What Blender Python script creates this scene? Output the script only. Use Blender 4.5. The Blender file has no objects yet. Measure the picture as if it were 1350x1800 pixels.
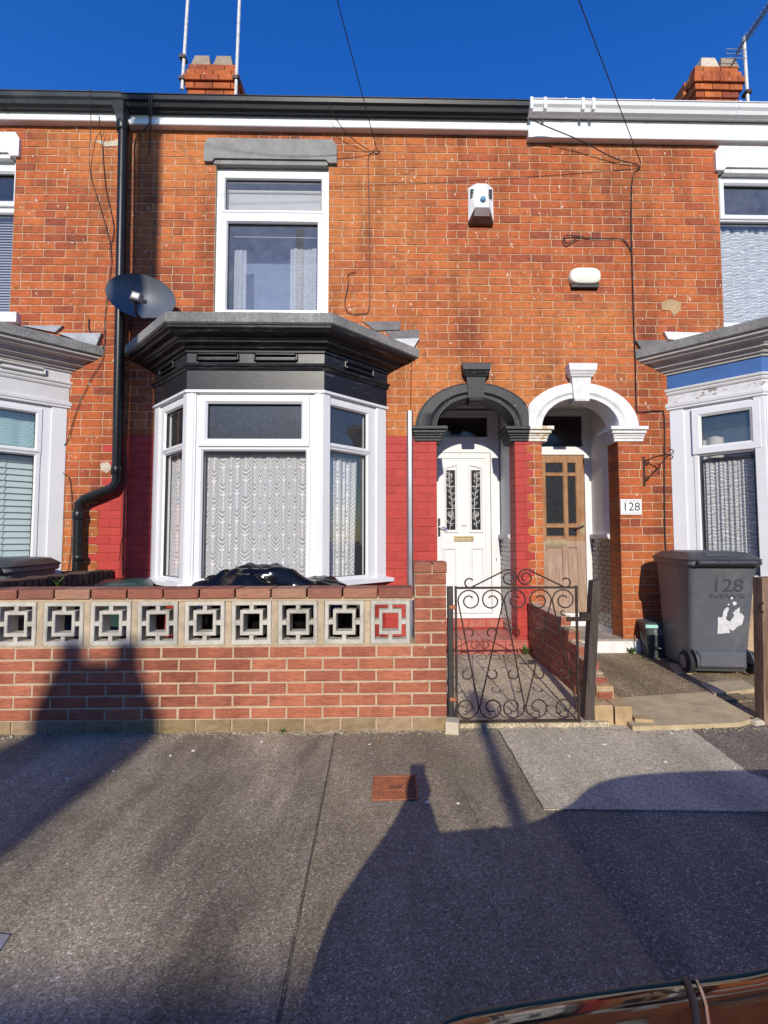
import bpy, bmesh, math, random
from mathutils import Vector, Matrix, noise
random.seed(7)
S = bpy.context.scene
COL = S.collection
PI = math.pi
rad = math.radians

# ------------------------------------------------------------------ camera, sky, sun, exposure
cam_d = bpy.data.cameras.new('camera'); cam = bpy.data.objects.new('camera', cam_d); COL.objects.link(cam)
R_ = Vector((0.99978, -0.02081, -0.00244)); U_ = Vector((0.00131, -0.05412, 0.99853)); F_ = Vector((0.02091, 0.99832, 0.05408))
cam.matrix_world = Matrix(((R_.x, U_.x, -F_.x, 0), (R_.y, U_.y, -F_.y, 0), (R_.z, U_.z, -F_.z, 1.21), (0, 0, 0, 1)))
cam_d.sensor_fit = 'AUTO'; cam_d.sensor_width = 36.0
cam_d.lens = 832.0 / 1800.0 * 36.0
cam_d.shift_x = -31.5 / 1800.0
cam_d.clip_start = 0.05; cam_d.clip_end = 600
S.camera = cam

SUN_EL = math.atan(0.46)
SUN_K = 0.045                      # sideways drift of a shadow per metre of depth
w = bpy.data.worlds.new('World'); S.world = w; w.use_nodes = True
nt = w.node_tree
sky = nt.nodes.new('ShaderNodeTexSky'); sky.sky_type = 'NISHITA'; sky.sun_disc = False
sky.sun_elevation = SUN_EL; sky.sun_rotation = PI + SUN_K
sky.altitude = 0; sky.air_density = 1.25; sky.dust_density = 0.1; sky.ozone_density = 4.0
hs = nt.nodes.new('ShaderNodeHueSaturation'); hs.inputs['Saturation'].default_value = 1.34; hs.inputs['Hue'].default_value = 0.522
nt.links.new(sky.outputs[0], hs.inputs['Color'])
nt.links.new(hs.outputs[0], nt.nodes['Background'].inputs[0])
nt.nodes['Background'].inputs[1].default_value = 0.146
sl = bpy.data.lights.new('sun', 'SUN'); sl.energy = 3.55; sl.angle = rad(0.42); sl.color = (1.0, 0.93, 0.815)
sun = bpy.data.objects.new('sun', sl); COL.objects.link(sun)
sun.rotation_euler = Vector((SUN_K, 1.0, -0.46)).to_track_quat('-Z', 'Y').to_euler()
S.view_settings.view_transform = 'Standard'; S.view_settings.look = 'None'
S.view_settings.exposure = 0.42; S.view_settings.gamma = 1.0; S.view_settings.use_curve_mapping = False
S.cycles.max_bounces = 8; S.cycles.transparent_max_bounces = 12

# ------------------------------------------------------------------ materials
def nodes(name):
    m = bpy.data.materials.new(name); m.use_nodes = True
    t = m.node_tree; b = t.nodes['Principled BSDF']
    return m, t, b
def N(t, typ, **kw):
    n = t.nodes.new(typ)
    for k, v in kw.items():
        if k in n.inputs: n.inputs[k].default_value = v
        else: setattr(n, k, v)
    return n
def pos(t, scale=(1, 1, 1)):
    g = N(t, 'ShaderNodeNewGeometry'); mp = N(t, 'ShaderNodeMapping')
    mp.inputs['Scale'].default_value = scale
    t.links.new(g.outputs['Position'], mp.inputs['Vector']); return mp.outputs[0]
def ramp(t, src, stops):
    r = N(t, 'ShaderNodeValToRGB'); e = r.color_ramp.elements
    while len(e) > 1: e.remove(e[-1])
    e[0].position = stops[0][0]; e[0].color = c4(stops[0][1])
    for p, c in stops[1:]:
        k = e.new(p); k.color = c4(c)
    t.links.new(src, r.inputs[0]); return r.outputs[0]
def c4(c):
    if isinstance(c, (int, float)): c = (c, c, c)
    return (c[0], c[1], c[2], 1)
def mix(t, a, b, f, mode='MIX'):
    n = N(t, 'ShaderNodeMix', data_type='RGBA', blend_type=mode)
    for k, v in ((6, a), (7, b), (0, f)):
        if hasattr(v, 'is_output'): t.links.new(v, n.inputs[k])
        else: n.inputs[k].default_value = c4(v) if k else v
    return n.outputs[2]
def mth(t, op, a, b=None, c=None):
    n = N(t, 'ShaderNodeMath', operation=op)
    for s, v in zip(n.inputs, (a, b, c)):
        if v is None: continue
        if hasattr(v, 'is_output'): t.links.new(v, s)
        else: s.default_value = v
    return n.outputs[0]
def bump(t, b, h, strength=0.3, dist=0.01):
    n = N(t, 'ShaderNodeBump', Strength=strength, Distance=dist)
    t.links.new(h, n.inputs['Height']); t.links.new(n.outputs[0], b.inputs['Normal'])
def mul(c, k): return tuple(min(1, x * k) for x in c)

def pm(name, col, rough=0.6, var=0.15, scale=6.0, stretch=(1, 1, 1), bmp=0.0, bscale=80, metal=0.0, spec=0.5, dirt=None, dirt_amt=0.3, coat=0.0, each=0.0):
    """painted / plain surface: two scales of tone variation, optional dirt blotches and fine relief"""
    m, t, b = nodes(name); p = pos(t, stretch)
    n1 = N(t, 'ShaderNodeTexNoise', Scale=scale, Detail=6.0, Roughness=0.65); t.links.new(p, n1.inputs['Vector'])
    c = ramp(t, n1.outputs['Fac'], [(0.3, mul(col, 1 - var)), (0.7, mul(col, 1 + var))])
    if dirt:
        n2 = N(t, 'ShaderNodeTexNoise', Scale=scale * 0.7, Detail=9.0, Roughness=0.75); t.links.new(pos(t, (1.3, 1.3, 0.8)), n2.inputs['Vector'])
        f = ramp(t, n2.outputs['Fac'], [(0.5, 0), (0.75, dirt_amt)])
        c = mix(t, c, dirt, f)
    if each: c = mix(t, c, ramp(t, N(t, 'ShaderNodeObjectInfo').outputs['Random'], [(0, 1 - each), (1, 1 + each)]), 1.0, 'MULTIPLY')
    t.links.new(c, b.inputs['Base Color'])
    b.inputs['Roughness'].default_value = rough; b.inputs['Metallic'].default_value = metal
    b.inputs['Specular IOR Level'].default_value = spec
    if coat: b.inputs['Coat Weight'].default_value = coat; b.inputs['Coat Roughness'].default_value = 0.03
    if bmp:
        n3 = N(t, 'ShaderNodeTexNoise', Scale=bscale, Detail=5.0, Roughness=0.6); t.links.new(p, n3.inputs['Vector'])
        bump(t, b, n3.outputs['Fac'], bmp, 0.004)
    return m

def brick_mat(name, palette, island, rough=0.85, speck=0.25, bmp=0.5, soot=0.5, flecks=0.0, stretch=(18, 18, 40), patch=None, wash=False):
    m, t, b = nodes(name); p = pos(t)
    if island:
        g = N(t, 'ShaderNodeNewGeometry'); rnd = g.outputs['Random Per Island']
    else:
        rnd = N(t, 'ShaderNodeObjectInfo').outputs['Random']
    k = len(palette)
    c = ramp(t, rnd, [(i / (k - 1), palette[i]) for i in range(k)])
    big = N(t, 'ShaderNodeTexNoise', Scale=0.9, Detail=4.0); t.links.new(p, big.inputs['Vector'])
    if patch: c = mix(t, c, patch, ramp(t, big.outputs['Fac'], [(0.47, 0), (0.66, 0.7)]))
    n1 = N(t, 'ShaderNodeTexNoise', Scale=1.0, Detail=8.0, Roughness=0.7); t.links.new(pos(t, stretch), n1.inputs['Vector'])
    c = mix(t, c, (0.5, 0.5, 0.5), 1.0, 'MULTIPLY') if False else c
    c = mix(t, c, ramp(t, n1.outputs['Fac'], [(0.25, 1 - speck), (0.5, 1.0), (0.75, 1 + speck * 0.6)]), 1.0, 'MULTIPLY')
    n2 = N(t, 'ShaderNodeTexNoise', Scale=7.0, Detail=9.0, Roughness=0.8); t.links.new(p, n2.inputs['Vector'])
    c = mix(t, c, (0.06, 0.035, 0.025), ramp(t, n2.outputs['Fac'], [(0.54, 0), (0.76, soot)]))
    if wash:      # old damp runs and sooty drifts down the wall
        n6 = N(t, 'ShaderNodeTexNoise', Scale=1.0, Detail=5.0, Roughness=0.6); t.links.new(pos(t, (3.2, 3.2, 0.55)), n6.inputs['Vector'])
        c = mix(t, c, ramp(t, n6.outputs['Fac'], [(0.36, 0.70), (0.52, 1.0), (0.68, 1.13)]), 1.0, 'MULTIPLY')
    if flecks:
        n4 = N(t, 'ShaderNodeTexNoise', Scale=26.0, Detail=3.0, Roughness=0.6); t.links.new(pos(t, (1, 1, 0.55)), n4.inputs['Vector'])
        c = mix(t, c, (0.72, 0.62, 0.52), ramp(t, n4.outputs['Fac'], [(0.69, 0), (0.72, flecks)]))
    t.links.new(c, b.inputs['Base Color']); b.inputs['Roughness'].default_value = rough; b.inputs['Specular IOR Level'].default_value = 0.25
    n3 = N(t, 'ShaderNodeTexNoise', Scale=140.0, Detail=5.0); t.links.new(p, n3.inputs['Vector'])
    h = mth(t, 'ADD', n3.outputs['Fac'], mth(t, 'MULTIPLY', n1.outputs['Fac'], 1.2))
    bump(t, b, h, bmp, 0.004)
    return m

def tarmac(name, col, light=(0.5, 0.45, 0.36), lf=0.08, scale=210, blot=0.26, moss=None):
    m, t, b = nodes(name); p = pos(t)
    v = N(t, 'ShaderNodeTexVoronoi', Scale=scale); t.links.new(p, v.inputs['Vector'])
    s = N(t, 'ShaderNodeSeparateColor'); t.links.new(v.outputs['Color'], s.inputs[0])
    c = ramp(t, s.outputs[0], [(0.0, mul(col, 0.55)), (0.45, col), (1 - lf, mul(col, 1.35)), (1 - lf * 0.25, light)])
    n1 = N(t, 'ShaderNodeTexNoise', Scale=1.5, Detail=7.0, Roughness=0.66); t.links.new(pos(t, (1.7, 0.75, 1)), n1.inputs['Vector'])
    c = mix(t, c, ramp(t, n1.outputs['Fac'], [(0.3, 1 - blot), (0.7, 1 + blot)]), 1.0, 'MULTIPLY')
    mp7 = N(t, 'ShaderNodeMapping'); mp7.inputs['Rotation'].default_value = (0, 0, rad(-24)); mp7.inputs['Scale'].default_value = (2.6, 0.55, 1.0); t.links.new(p, mp7.inputs['Vector'])
    n7 = N(t, 'ShaderNodeTexNoise', Scale=1.1, Detail=5.0, Roughness=0.55); t.links.new(mp7.outputs[0], n7.inputs['Vector'])
    c = mix(t, c, ramp(t, n7.outputs['Fac'], [(0.36, 1 - blot), (0.5, 1.0), (0.64, 1 + blot * 0.7)]), 1.0, 'MULTIPLY')
    n8 = N(t, 'ShaderNodeTexNoise', Scale=3.6, Detail=8.0, Roughness=0.7); t.links.new(p, n8.inputs['Vector'])
    c = mix(t, c, mul(col, 0.42), ramp(t, n8.outputs['Fac'], [(0.60, 0), (0.72, 0.55)]))
    n2 = N(t, 'ShaderNodeTexNoise', Scale=38, Detail=4.0); t.links.new(p, n2.inputs['Vector'])
    c = mix(t, c, ramp(t, n2.outputs['Fac'], [(0.35, 0.86), (0.65, 1.1)]), 1.0, 'MULTIPLY')
    if moss:
        n5 = N(t, 'ShaderNodeTexNoise', Scale=2.2, Detail=8.0, Roughness=0.7); t.links.new(pos(t, (1, 1, 1)), n5.inputs['Vector'])
        c = mix(t, c, moss, ramp(t, n5.outputs['Fac'], [(0.5, 0), (0.7, 0.45)]))
    t.links.new(c, b.inputs['Base Color']); b.inputs['Roughness'].default_value = 0.8; b.inputs['Specular IOR Level'].default_value = 0.35
    n3 = N(t, 'ShaderNodeTexNoise', Scale=260, Detail=3.0); t.links.new(p, n3.inputs['Vector'])
    bump(t, b, mth(t, 'ADD', v.outputs['Distance'], n3.outputs['Fac']), 0.22, 0.002)
    return m

def glass_mat(name, tint=(0.985, 0.985, 0.985), ior=1.62, rough=0.0, frost=0.0):
    m, t, b = nodes(name); t.nodes.remove(b); out = t.nodes['Material Output']
    tr = N(t, 'ShaderNodeBsdfTransparent'); tr.inputs[0].default_value = c4(tint)
    gl = N(t, 'ShaderNodeBsdfGlossy'); gl.inputs['Roughness'].default_value = rough
    fr = N(t, 'ShaderNodeFresnel', IOR=ior)
    n1 = N(t, 'ShaderNodeTexNoise', Scale=1.6, Detail=1.0); t.links.new(pos(t), n1.inputs['Vector'])
    bm = N(t, 'ShaderNodeBump', Strength=0.05, Distance=0.02); t.links.new(n1.outputs['Fac'], bm.inputs['Height'])
    t.links.new(bm.outputs[0], gl.inputs['Normal'])
    bk = N(t, 'ShaderNodeNewGeometry')      # each pane is counted once, at the face the ray enters by
    mx = N(t, 'ShaderNodeMixShader'); t.links.new(mth(t, 'MULTIPLY', fr.outputs[0], mth(t, 'SUBTRACT', 1.0, bk.outputs['Backfacing'])), mx.inputs[0]); t.links.new(tr.outputs[0], mx.inputs[1]); t.links.new(gl.outputs[0], mx.inputs[2])
    if frost:      # a film of street dust on the pane
        df = N(t, 'ShaderNodeBsdfDiffuse'); df.inputs[0].default_value = (0.55, 0.57, 0.6, 1)
        n2 = N(t, 'ShaderNodeTexNoise', Scale=9.0, Detail=8.0, Roughness=0.75); t.links.new(pos(t), n2.inputs['Vector'])
        f = ramp(t, n2.outputs['Fac'], [(0.35, frost * 0.6), (0.75, frost * 1.5)])
        m2 = N(t, 'ShaderNodeMixShader'); t.links.new(f, m2.inputs[0]); t.links.new(mx.outputs[0], m2.inputs[1]); t.links.new(df.outputs[0], m2.inputs[2])
        mx = m2
    t.links.new(mx.outputs[0], out.inputs[0])
    return m

def lace_mat(name, kind, nu, nv, thin=0.42, thick=0.95, white=(0.93, 0.93, 0.92)):
    """net curtain: woven figure on sheer ground, figure laid out in cloth coordinates (uv)"""
    m, t, b = nodes(name); t.nodes.remove(b); out = t.nodes['Material Output']
    uv = N(t, 'ShaderNodeUVMap'); s = N(t, 'ShaderNodeSeparateXYZ'); t.links.new(uv.outputs[0], s.inputs[0])
    u = mth(t, 'MULTIPLY', s.outputs[0], nu); v = mth(t, 'MULTIPLY', s.outputs[1], nv)
    if kind == 'scallop':
        row = mth(t, 'FLOOR', v); off = mth(t, 'MULTIPLY', mth(t, 'MODULO', row, 2.0), 0.5)
        fu = mth(t, 'SUBTRACT', mth(t, 'FRACT', mth(t, 'ADD', u, off)), 0.5)
        fv = mth(t, 'SUBTRACT', mth(t, 'FRACT', v), 0.12)
        au = mth(t, 'ABSOLUTE', fu)
        g = mth(t, 'SUBTRACT', mth(t, 'MULTIPLY', mth(t, 'POWER', au, 1.7), 3.1), fv)
        st = mth(t, 'SINE', mth(t, 'MULTIPLY', g, 20.0))
        f = ramp(t, st, [(0.40, 0.0), (0.62, 1.0)])
        d = mth(t, 'ADD', au, mth(t, 'MULTIPLY', mth(t, 'ABSOLUTE', mth(t, 'SUBTRACT', fv, 0.05)), 0.9))
        dia = ramp(t, d, [(0.10, 1.0), (0.13, 0.0), (0.17, 0.0), (0.18, 1.0), (0.20, 0.0)])
        rb = ramp(t, mth(t, 'ABSOLUTE', mth(t, 'SUBTRACT', au, 0.5)), [(0.015, 1.0), (0.035, 0.0)])
        f = mth(t, 'MAXIMUM', mth(t, 'MAXIMUM', f, dia), rb)
    elif kind == 'floral':
        cb = N(t, 'ShaderNodeCombineXYZ'); t.links.new(u, cb.inputs[0]); t.links.new(v, cb.inputs[1])
        wv = N(t, 'ShaderNodeTexWave', wave_type='RINGS', Scale=0.55, Distortion=7.0, Detail=1.0); wv.inputs['Detail Scale'].default_value = 1.6
        t.links.new(cb.outputs[0], wv.inputs[0])
        vo = N(t, 'ShaderNodeTexVoronoi', Scale=1.3); t.links.new(cb.outputs[0], vo.inputs['Vector'])
        f = mth(t, 'MAXIMUM', ramp(t, wv.outputs['Fac'], [(0.72, 0), (0.82, 1)]), ramp(t, vo.outputs['Distance'], [(0.12, 1), (0.18, 0)]))
    else:
        cu = mth(t, 'SUBTRACT', mth(t, 'FRACT', mth(t, 'ADD', u, mth(t, 'MULTIPLY', mth(t, 'MODULO', mth(t, 'FLOOR', v), 2.0), 0.5))), 0.5)
        cv = mth(t, 'SUBTRACT', mth(t, 'FRACT', v), 0.5)
        d = mth(t, 'ADD', mth(t, 'ABSOLUTE', cu), mth(t, 'ABSOLUTE', cv))
        f = ramp(t, d, [(0.22, 0.0), (0.3, 1.0)])
    al = mth(t, 'ADD', mth(t, 'MULTIPLY', f, thick - thin), thin)
    df = N(t, 'ShaderNodeBsdfDiffuse'); df.inputs[0].default_value = c4(white)
    tl = N(t, 'ShaderNodeBsdfTranslucent'); tl.inputs[0].default_value = c4(white)
    m1 = N(t, 'ShaderNodeMixShader'); m1.inputs[0].default_value = 0.15; t.links.new(df.outputs[0], m1.inputs[1]); t.links.new(tl.outputs[0], m1.inputs[2])
    tr = N(t, 'ShaderNodeBsdfTransparent')
    m2 = N(t, 'ShaderNodeMixShader'); t.links.new(al, m2.inputs[0]); t.links.new(tr.outputs[0], m2.inputs[1]); t.links.new(m1.outputs[0], m2.inputs[2])
    t.links.new(m2.outputs[0], out.inputs[0])
    return m

def wood_mat(name, col, dark, light, rough=0.7):
    m, t, b = nodes(name)
    n1 = N(t, 'ShaderNodeTexNoise', Scale=1.0, Detail=8.0, Roughness=0.7); t.links.new(pos(t, (45, 45, 3)), n1.inputs['Vector'])
    c = ramp(t, n1.outputs['Fac'], [(0.3, dark), (0.5, col), (0.7, light)])
    n2 = N(t, 'ShaderNodeTexNoise', Scale=3.2, Detail=7.0, Roughness=0.7); t.links.new(pos(t, (1.5, 1.5, 0.8)), n2.inputs['Vector'])
    c = mix(t, c, mul(light, 1.15), ramp(t, n2.outputs['Fac'], [(0.48, 0), (0.68, 0.65)]))
    t.links.new(c, b.inputs['Base Color']); b.inputs['Roughness'].default_value = rough; b.inputs['Specular IOR Level'].default_value = 0.3
    bump(t, b, n1.outputs['Fac'], 0.4, 0.003); return m

def flaky_mat(name, paint, under, thr=0.66, rough=0.55, gscale=5.0):
    """old brush paint that has flaked away in ragged islands"""
    m, t, b = nodes(name)
    n1 = N(t, 'ShaderNodeTexNoise', Scale=gscale, Detail=9.0, Roughness=0.62); t.links.new(pos(t, (1, 1, 1.6)), n1.inputs['Vector'])
    f = ramp(t, n1.outputs['Fac'], [(thr, 0), (thr + 0.012, 1)])
    n2 = N(t, 'ShaderNodeTexNoise', Scale=12, Detail=6.0); t.links.new(pos(t), n2.inputs['Vector'])
    c = ramp(t, n2.outputs['Fac'], [(0.3, mul(paint, 0.84)), (0.7, mul(paint, 1.08))])
    c = mix(t, c, under, f)
    t.links.new(c, b.inputs['Base Color']); b.inputs['Roughness'].default_value = rough
    n3 = N(t, 'ShaderNodeTexNoise', Scale=60, Detail=4.0); t.links.new(pos(t, (1, 1, 2)), n3.inputs['Vector'])
    bump(t, b, mth(t, 'SUBTRACT', n3.outputs['Fac'], mth(t, 'MULTIPLY', f, 1.5)), 0.45, 0.004); return m

def worn_black(name):
    """black gloss brushed on timber, grain ridges worn grey"""
    m, t, b = nodes(name)
    n1 = N(t, 'ShaderNodeTexNoise', Scale=1.0, Detail=8.0, Roughness=0.75); t.links.new(pos(t, (9, 9, 60)), n1.inputs['Vector'])
    n2 = N(t, 'ShaderNodeTexNoise', Scale=3.0, Detail=5.0); t.links.new(pos(t), n2.inputs['Vector'])
    f = mth(t, 'MULTIPLY', ramp(t, n1.outputs['Fac'], [(0.50, 0), (0.70, 1)]), ramp(t, n2.outputs['Fac'], [(0.42, 0.03), (0.66, 0.8)]))
    t.links.new(mix(t, (0.009, 0.009, 0.011), (0.15, 0.15, 0.155), f), b.inputs['Base Color'])
    b.inputs['Roughness'].default_value = 0.38; b.inputs['Specular IOR Level'].default_value = 0.4
    bump(t, b, n1.outputs['Fac'], 0.22, 0.002); return m

M = {}
ORANGE = [(0.37, 0.088, 0.028), (0.42, 0.108, 0.035), (0.385, 0.095, 0.030), (0.45, 0.128, 0.041), (0.40, 0.099, 0.031), (0.31, 0.074, 0.032), (0.41, 0.106, 0.033), (0.24, 0.060, 0.030), (0.43, 0.118, 0.037)]
M['brick'] = brick_mat('orange_brick', ORANGE, False, flecks=0.8, soot=0.85, speck=0.4, wash=True, patch=(0.50, 0.175, 0.05))
M['brick_s'] = brick_mat('orange_brick_mass', ORANGE, True, flecks=0.8, soot=0.85, speck=0.4, wash=True, patch=(0.50, 0.175, 0.05))
REDP = [(0.36, 0.039, 0.030), (0.43, 0.049, 0.037), (0.395, 0.043, 0.033)]
M['red'] = brick_mat('red_masonry_paint', REDP, False, rough=0.6, speck=0.2, bmp=0.45, soot=0.18)
M['red_s'] = brick_mat('red_masonry_paint_mass', REDP, True, rough=0.6, speck=0.2, bmp=0.45, soot=0.18)
M['red_joint'] = pm('red_masonry_paint_joint', (0.36, 0.039, 0.030), 0.65, 0.1, 9, bmp=0.4)
M['mortar'] = pm('lime_mortar', (0.52, 0.375, 0.24), 0.95, 0.32, 9, bmp=0.6, bscale=200, dirt=(0.22, 0.12, 0.07), dirt_amt=0.85)
RUSTIC = [(0.37, 0.118, 0.066), (0.43, 0.15, 0.082), (0.34, 0.105, 0.06), (0.40, 0.135, 0.073), (0.30, 0.10, 0.06)]
M['rustic'] = brick_mat('rustic_red_brick', RUSTIC, False, speck=0.55, flecks=0.4, bmp=0.95, soot=0.4, wash=True, stretch=(16, 16, 120))
M['rustic_top'] = brick_mat('weathered_coping_brick', [(0.26, 0.095, 0.06), (0.33, 0.125, 0.075), (0.24, 0.10, 0.068), (0.38, 0.18, 0.11), (0.33, 0.21, 0.135)], False, speck=0.5, bmp=0.95, soot=0.5, stretch=(16, 16, 120))
M['footing'] = brick_mat('mossy_footing_brick', [(0.28, 0.185, 0.115), (0.36, 0.245, 0.15), (0.24, 0.165, 0.10), (0.32, 0.235, 0.12)], False, speck=0.4, bmp=0.9, soot=0.5, patch=(0.20, 0.16, 0.055))
M['sandy'] = pm('sandy_mortar', (0.47, 0.355, 0.235), 0.95, 0.2, 18, bmp=0.7, bscale=220, dirt=(0.25, 0.19, 0.12), dirt_amt=0.5)
M['oldbrick'] = brick_mat('dark_old_wall_brick', [(0.07, 0.045, 0.035), (0.12, 0.065, 0.05), (0.09, 0.05, 0.035), (0.05, 0.035, 0.03)], False, speck=0.5, bmp=0.9, soot=0.7, patch=(0.08, 0.07, 0.03))
M['divbrick'] = brick_mat('brown_red_wall_brick', [(0.26, 0.08, 0.05), (0.33, 0.11, 0.065), (0.22, 0.07, 0.045)], False, speck=0.5, bmp=0.9, soot=0.3)
M['upvc'] = pm('white_upvc', (0.70, 0.705, 0.705), 0.28, 0.03, 3, dirt=(0.46, 0.43, 0.37), dirt_amt=0.22)
M['upvc_grey'] = pm('weathered_white_gloss', (0.60, 0.59, 0.575), 0.45, 0.06, 6, bmp=0.15, dirt=(0.42, 0.38, 0.32), dirt_amt=0.3)
M['white_mas'] = flaky_mat('white_masonry_paint', (0.70, 0.69, 0.67), (0.36, 0.33, 0.29), 0.675, 0.6, 8)
M['white_flake'] = flaky_mat('flaking_white_paint', (0.66, 0.65, 0.64), (0.27, 0.23, 0.19), 0.565, 0.5, 5.0)
M['white_imp'] = flaky_mat('flaking_white_impost', (0.70, 0.65, 0.56), (0.50, 0.38, 0.22), 0.56, 0.6, 14)
M['blackwood'] = worn_black('worn_black_gloss')
M['blackmas'] = flaky_mat('black_masonry_paint', (0.012, 0.012, 0.014), (0.30, 0.29, 0.28), 0.64, 0.55, 42)
M['black'] = pm('black_plastic', (0.012, 0.013, 0.015), 0.35, 0.2, 6, bmp=0.05, spec=0.3)
M['gutgrey'] = pm('dark_grey_plastic', (0.035, 0.04, 0.045), 0.4, 0.25, 3, stretch=(0.6, 1, 3), dirt=(0.13, 0.13, 0.12), dirt_amt=0.5, spec=0.3)
M['blue'] = pm('blue_gloss_paint', (0.055, 0.13, 0.33), 0.4, 0.1, 5, bmp=0.15)
M['cornice_grey'] = pm('weathered_grey_cornice', (0.42, 0.395, 0.36), 0.6, 0.12, 7, bmp=0.25, dirt=(0.2, 0.17, 0.13), dirt_amt=0.5)
M['felt'] = tarmac('mineral_roof_felt', (0.20, 0.195, 0.185), (0.42, 0.41, 0.39), 0.25, 330, 0.25)
M['lintel'] = pm('grey_painted_stone', (0.225, 0.22, 0.205), 0.8, 0.2, 7, bmp=0.5, bscale=90, dirt=(0.33, 0.31, 0.27), dirt_amt=0.6)
M['lead'] = pm('lead_flashing', (0.30, 0.31, 0.32), 0.55, 0.25, 8, metal=0.3, bmp=0.3, bscale=30)
M['cementlead'] = pm('grey_cement_smear', (0.16, 0.15, 0.145), 0.9, 0.3, 12, bmp=0.7)
M['joint_tan'] = pm('smeared_tan_mortar', (0.43, 0.335, 0.22), 0.95, 0.25, 16, bmp=0.8, bscale=120, dirt=(0.42, 0.38, 0.30), dirt_amt=0.7)
M['concrete'] = pm('cast_concrete', (0.47, 0.44, 0.375), 0.9, 0.16, 12, bmp=0.7, bscale=160, dirt=(0.17, 0.15, 0.10), dirt_amt=0.75, each=0.12)
M['slab'] = pm('worn_concrete_slab', (0.46, 0.36, 0.21), 0.9, 0.2, 5, bmp=0.5, bscale=120, dirt=(0.14, 0.105, 0.06), dirt_amt=0.7)
M['tan'] = pm('tan_stone_block', (0.42, 0.29, 0.15), 0.9, 0.22, 9, bmp=0.8, bscale=60, dirt=(0.18, 0.12, 0.06), dirt_amt=0.7)
M['tan2'] = pm('pale_concrete', (0.48, 0.42, 0.31), 0.9, 0.2, 9, bmp=0.6)
M['pave'] = tarmac('pavement_tarmac', (0.245, 0.200, 0.128), moss=(0.20, 0.165, 0.075))
M['pave_l'] = tarmac('pavement_tarmac_left', (0.250, 0.207, 0.138), blot=0.42)
M['pave_pale'] = tarmac('pale_tarmac_repair', (0.46, 0.395, 0.275), (0.66, 0.60, 0.47), 0.12, 210, 0.16)
M['pave_dark'] = tarmac('fresh_dark_tarmac', (0.16, 0.132, 0.10), lf=0.1)
M['pave_low'] = tarmac('lower_tarmac', (0.175, 0.152, 0.112), lf=0.1)
M['road'] = tarmac('road_tarmac', (0.10, 0.098, 0.095))
M['path'] = tarmac('gritty_garden_path', (0.40, 0.33, 0.215), (0.6, 0.52, 0.4), 0.22, 120, 0.2, moss=(0.2, 0.16, 0.08))
M['soil'] = tarmac('gritty_brown_ground', (0.23, 0.17, 0.095), (0.5, 0.42, 0.3), 0.14, 120, 0.3)
M['kerb'] = M['concrete']; M['joint_dark'] = pm('gritty_joint', (0.11, 0.09, 0.06), 0.95, 0.5, 30)
M['glass'] = glass_mat('window_glass', ior=2.0, frost=0.03)
M['glass_up'] = glass_mat('dusty_window_glass', ior=2.0, frost=0.075)
M['glass_dark'] = pm('dark_obscured_glass', (0.028, 0.030, 0.034), 0.12, 0.3, 22, bmp=0.35, bscale=70)
M['glass_top'] = pm('dark_dusty_glass', (0.05, 0.055, 0.062), 0.16, 0.2, 30, dirt=(0.10, 0.10, 0.11), dirt_amt=0.6)
M['glass_fan'] = pm('fanlight_glass', (0.03, 0.026, 0.028), 0.1, 0.25, 5)
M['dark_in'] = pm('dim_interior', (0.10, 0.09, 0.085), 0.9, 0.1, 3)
M['seal'] = pm('black_rubber_seal', (0.02, 0.02, 0.02), 0.6, 0.1, 5)
M['lace'] = lace_mat('scalloped_net', 'scallop', 8.0, 9.0, 0.46, 0.98)
M['lace_side'] = lace_mat('scalloped_net_side', 'scallop', 4.5, 9.0, 0.5, 0.98)
M['lace_fl'] = lace_mat('floral_net', 'floral', 11.0, 19.0, 0.52, 0.97, (0.84, 0.86, 0.85))
M['voile'] = lace_mat('plain_voile', 'floral', 6.0, 18.0, 0.62, 0.92, (0.62, 0.64, 0.66))
M['dots'] = lace_mat('dotted_teal_net', 'dots', 16.0, 13.0, 0.62, 0.95, (0.42, 0.62, 0.60))
M['blind'] = pm('pale_teal_blind', (0.55, 0.68, 0.66), 0.5, 0.05, 4)
M['blind_g'] = pm('grey_blind_slat', (0.40, 0.40, 0.42), 0.5, 0.05, 4)
M['roller'] = pm('beige_roller_blind', (0.52, 0.50, 0.44), 0.8, 0.06, 5)
M['room_backing'] = pm('blue_grey_room_backing', (0.15, 0.20, 0.31), 0.8, 0.1, 2)
M['plaster'] = pm('white_plaster', (0.70, 0.68, 0.66), 0.7, 0.06, 4, bmp=0.2, bscale=30, dirt=(0.5, 0.46, 0.42), dirt_amt=0.4)
M['dado'] = pm('brown_glazed_tile', (0.12, 0.085, 0.068), 0.22, 0.3, 10, bmp=0.2)
M['dado_grey'] = pm('grey_glazed_tile', (0.30, 0.27, 0.24), 0.25, 0.25, 10, bmp=0.2)
M['quarry'] = pm('red_quarry_tile', (0.38, 0.10, 0.07), 0.55, 0.2, 9, bmp=0.25, dirt=(0.42, 0.22, 0.17), dirt_amt=0.6)
M['stonefloor'] = pm('worn_porch_tiles', (0.33, 0.29, 0.24), 0.8, 0.25, 9, bmp=0.4, dirt=(0.14, 0.11, 0.08), dirt_amt=0.7)
M['wooddoor'] = wood_mat('weathered_wood_door', (0.30, 0.155, 0.07), (0.17, 0.085, 0.045), (0.36, 0.22, 0.13))
M['woodgrey'] = wood_mat('silvered_wood_panel', (0.33, 0.225, 0.165), (0.22, 0.14, 0.10), (0.42, 0.31, 0.24))
M['brass'] = pm('aged_brass', (0.42, 0.34, 0.20), 0.4, 0.2, 14, metal=0.7)
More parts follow.
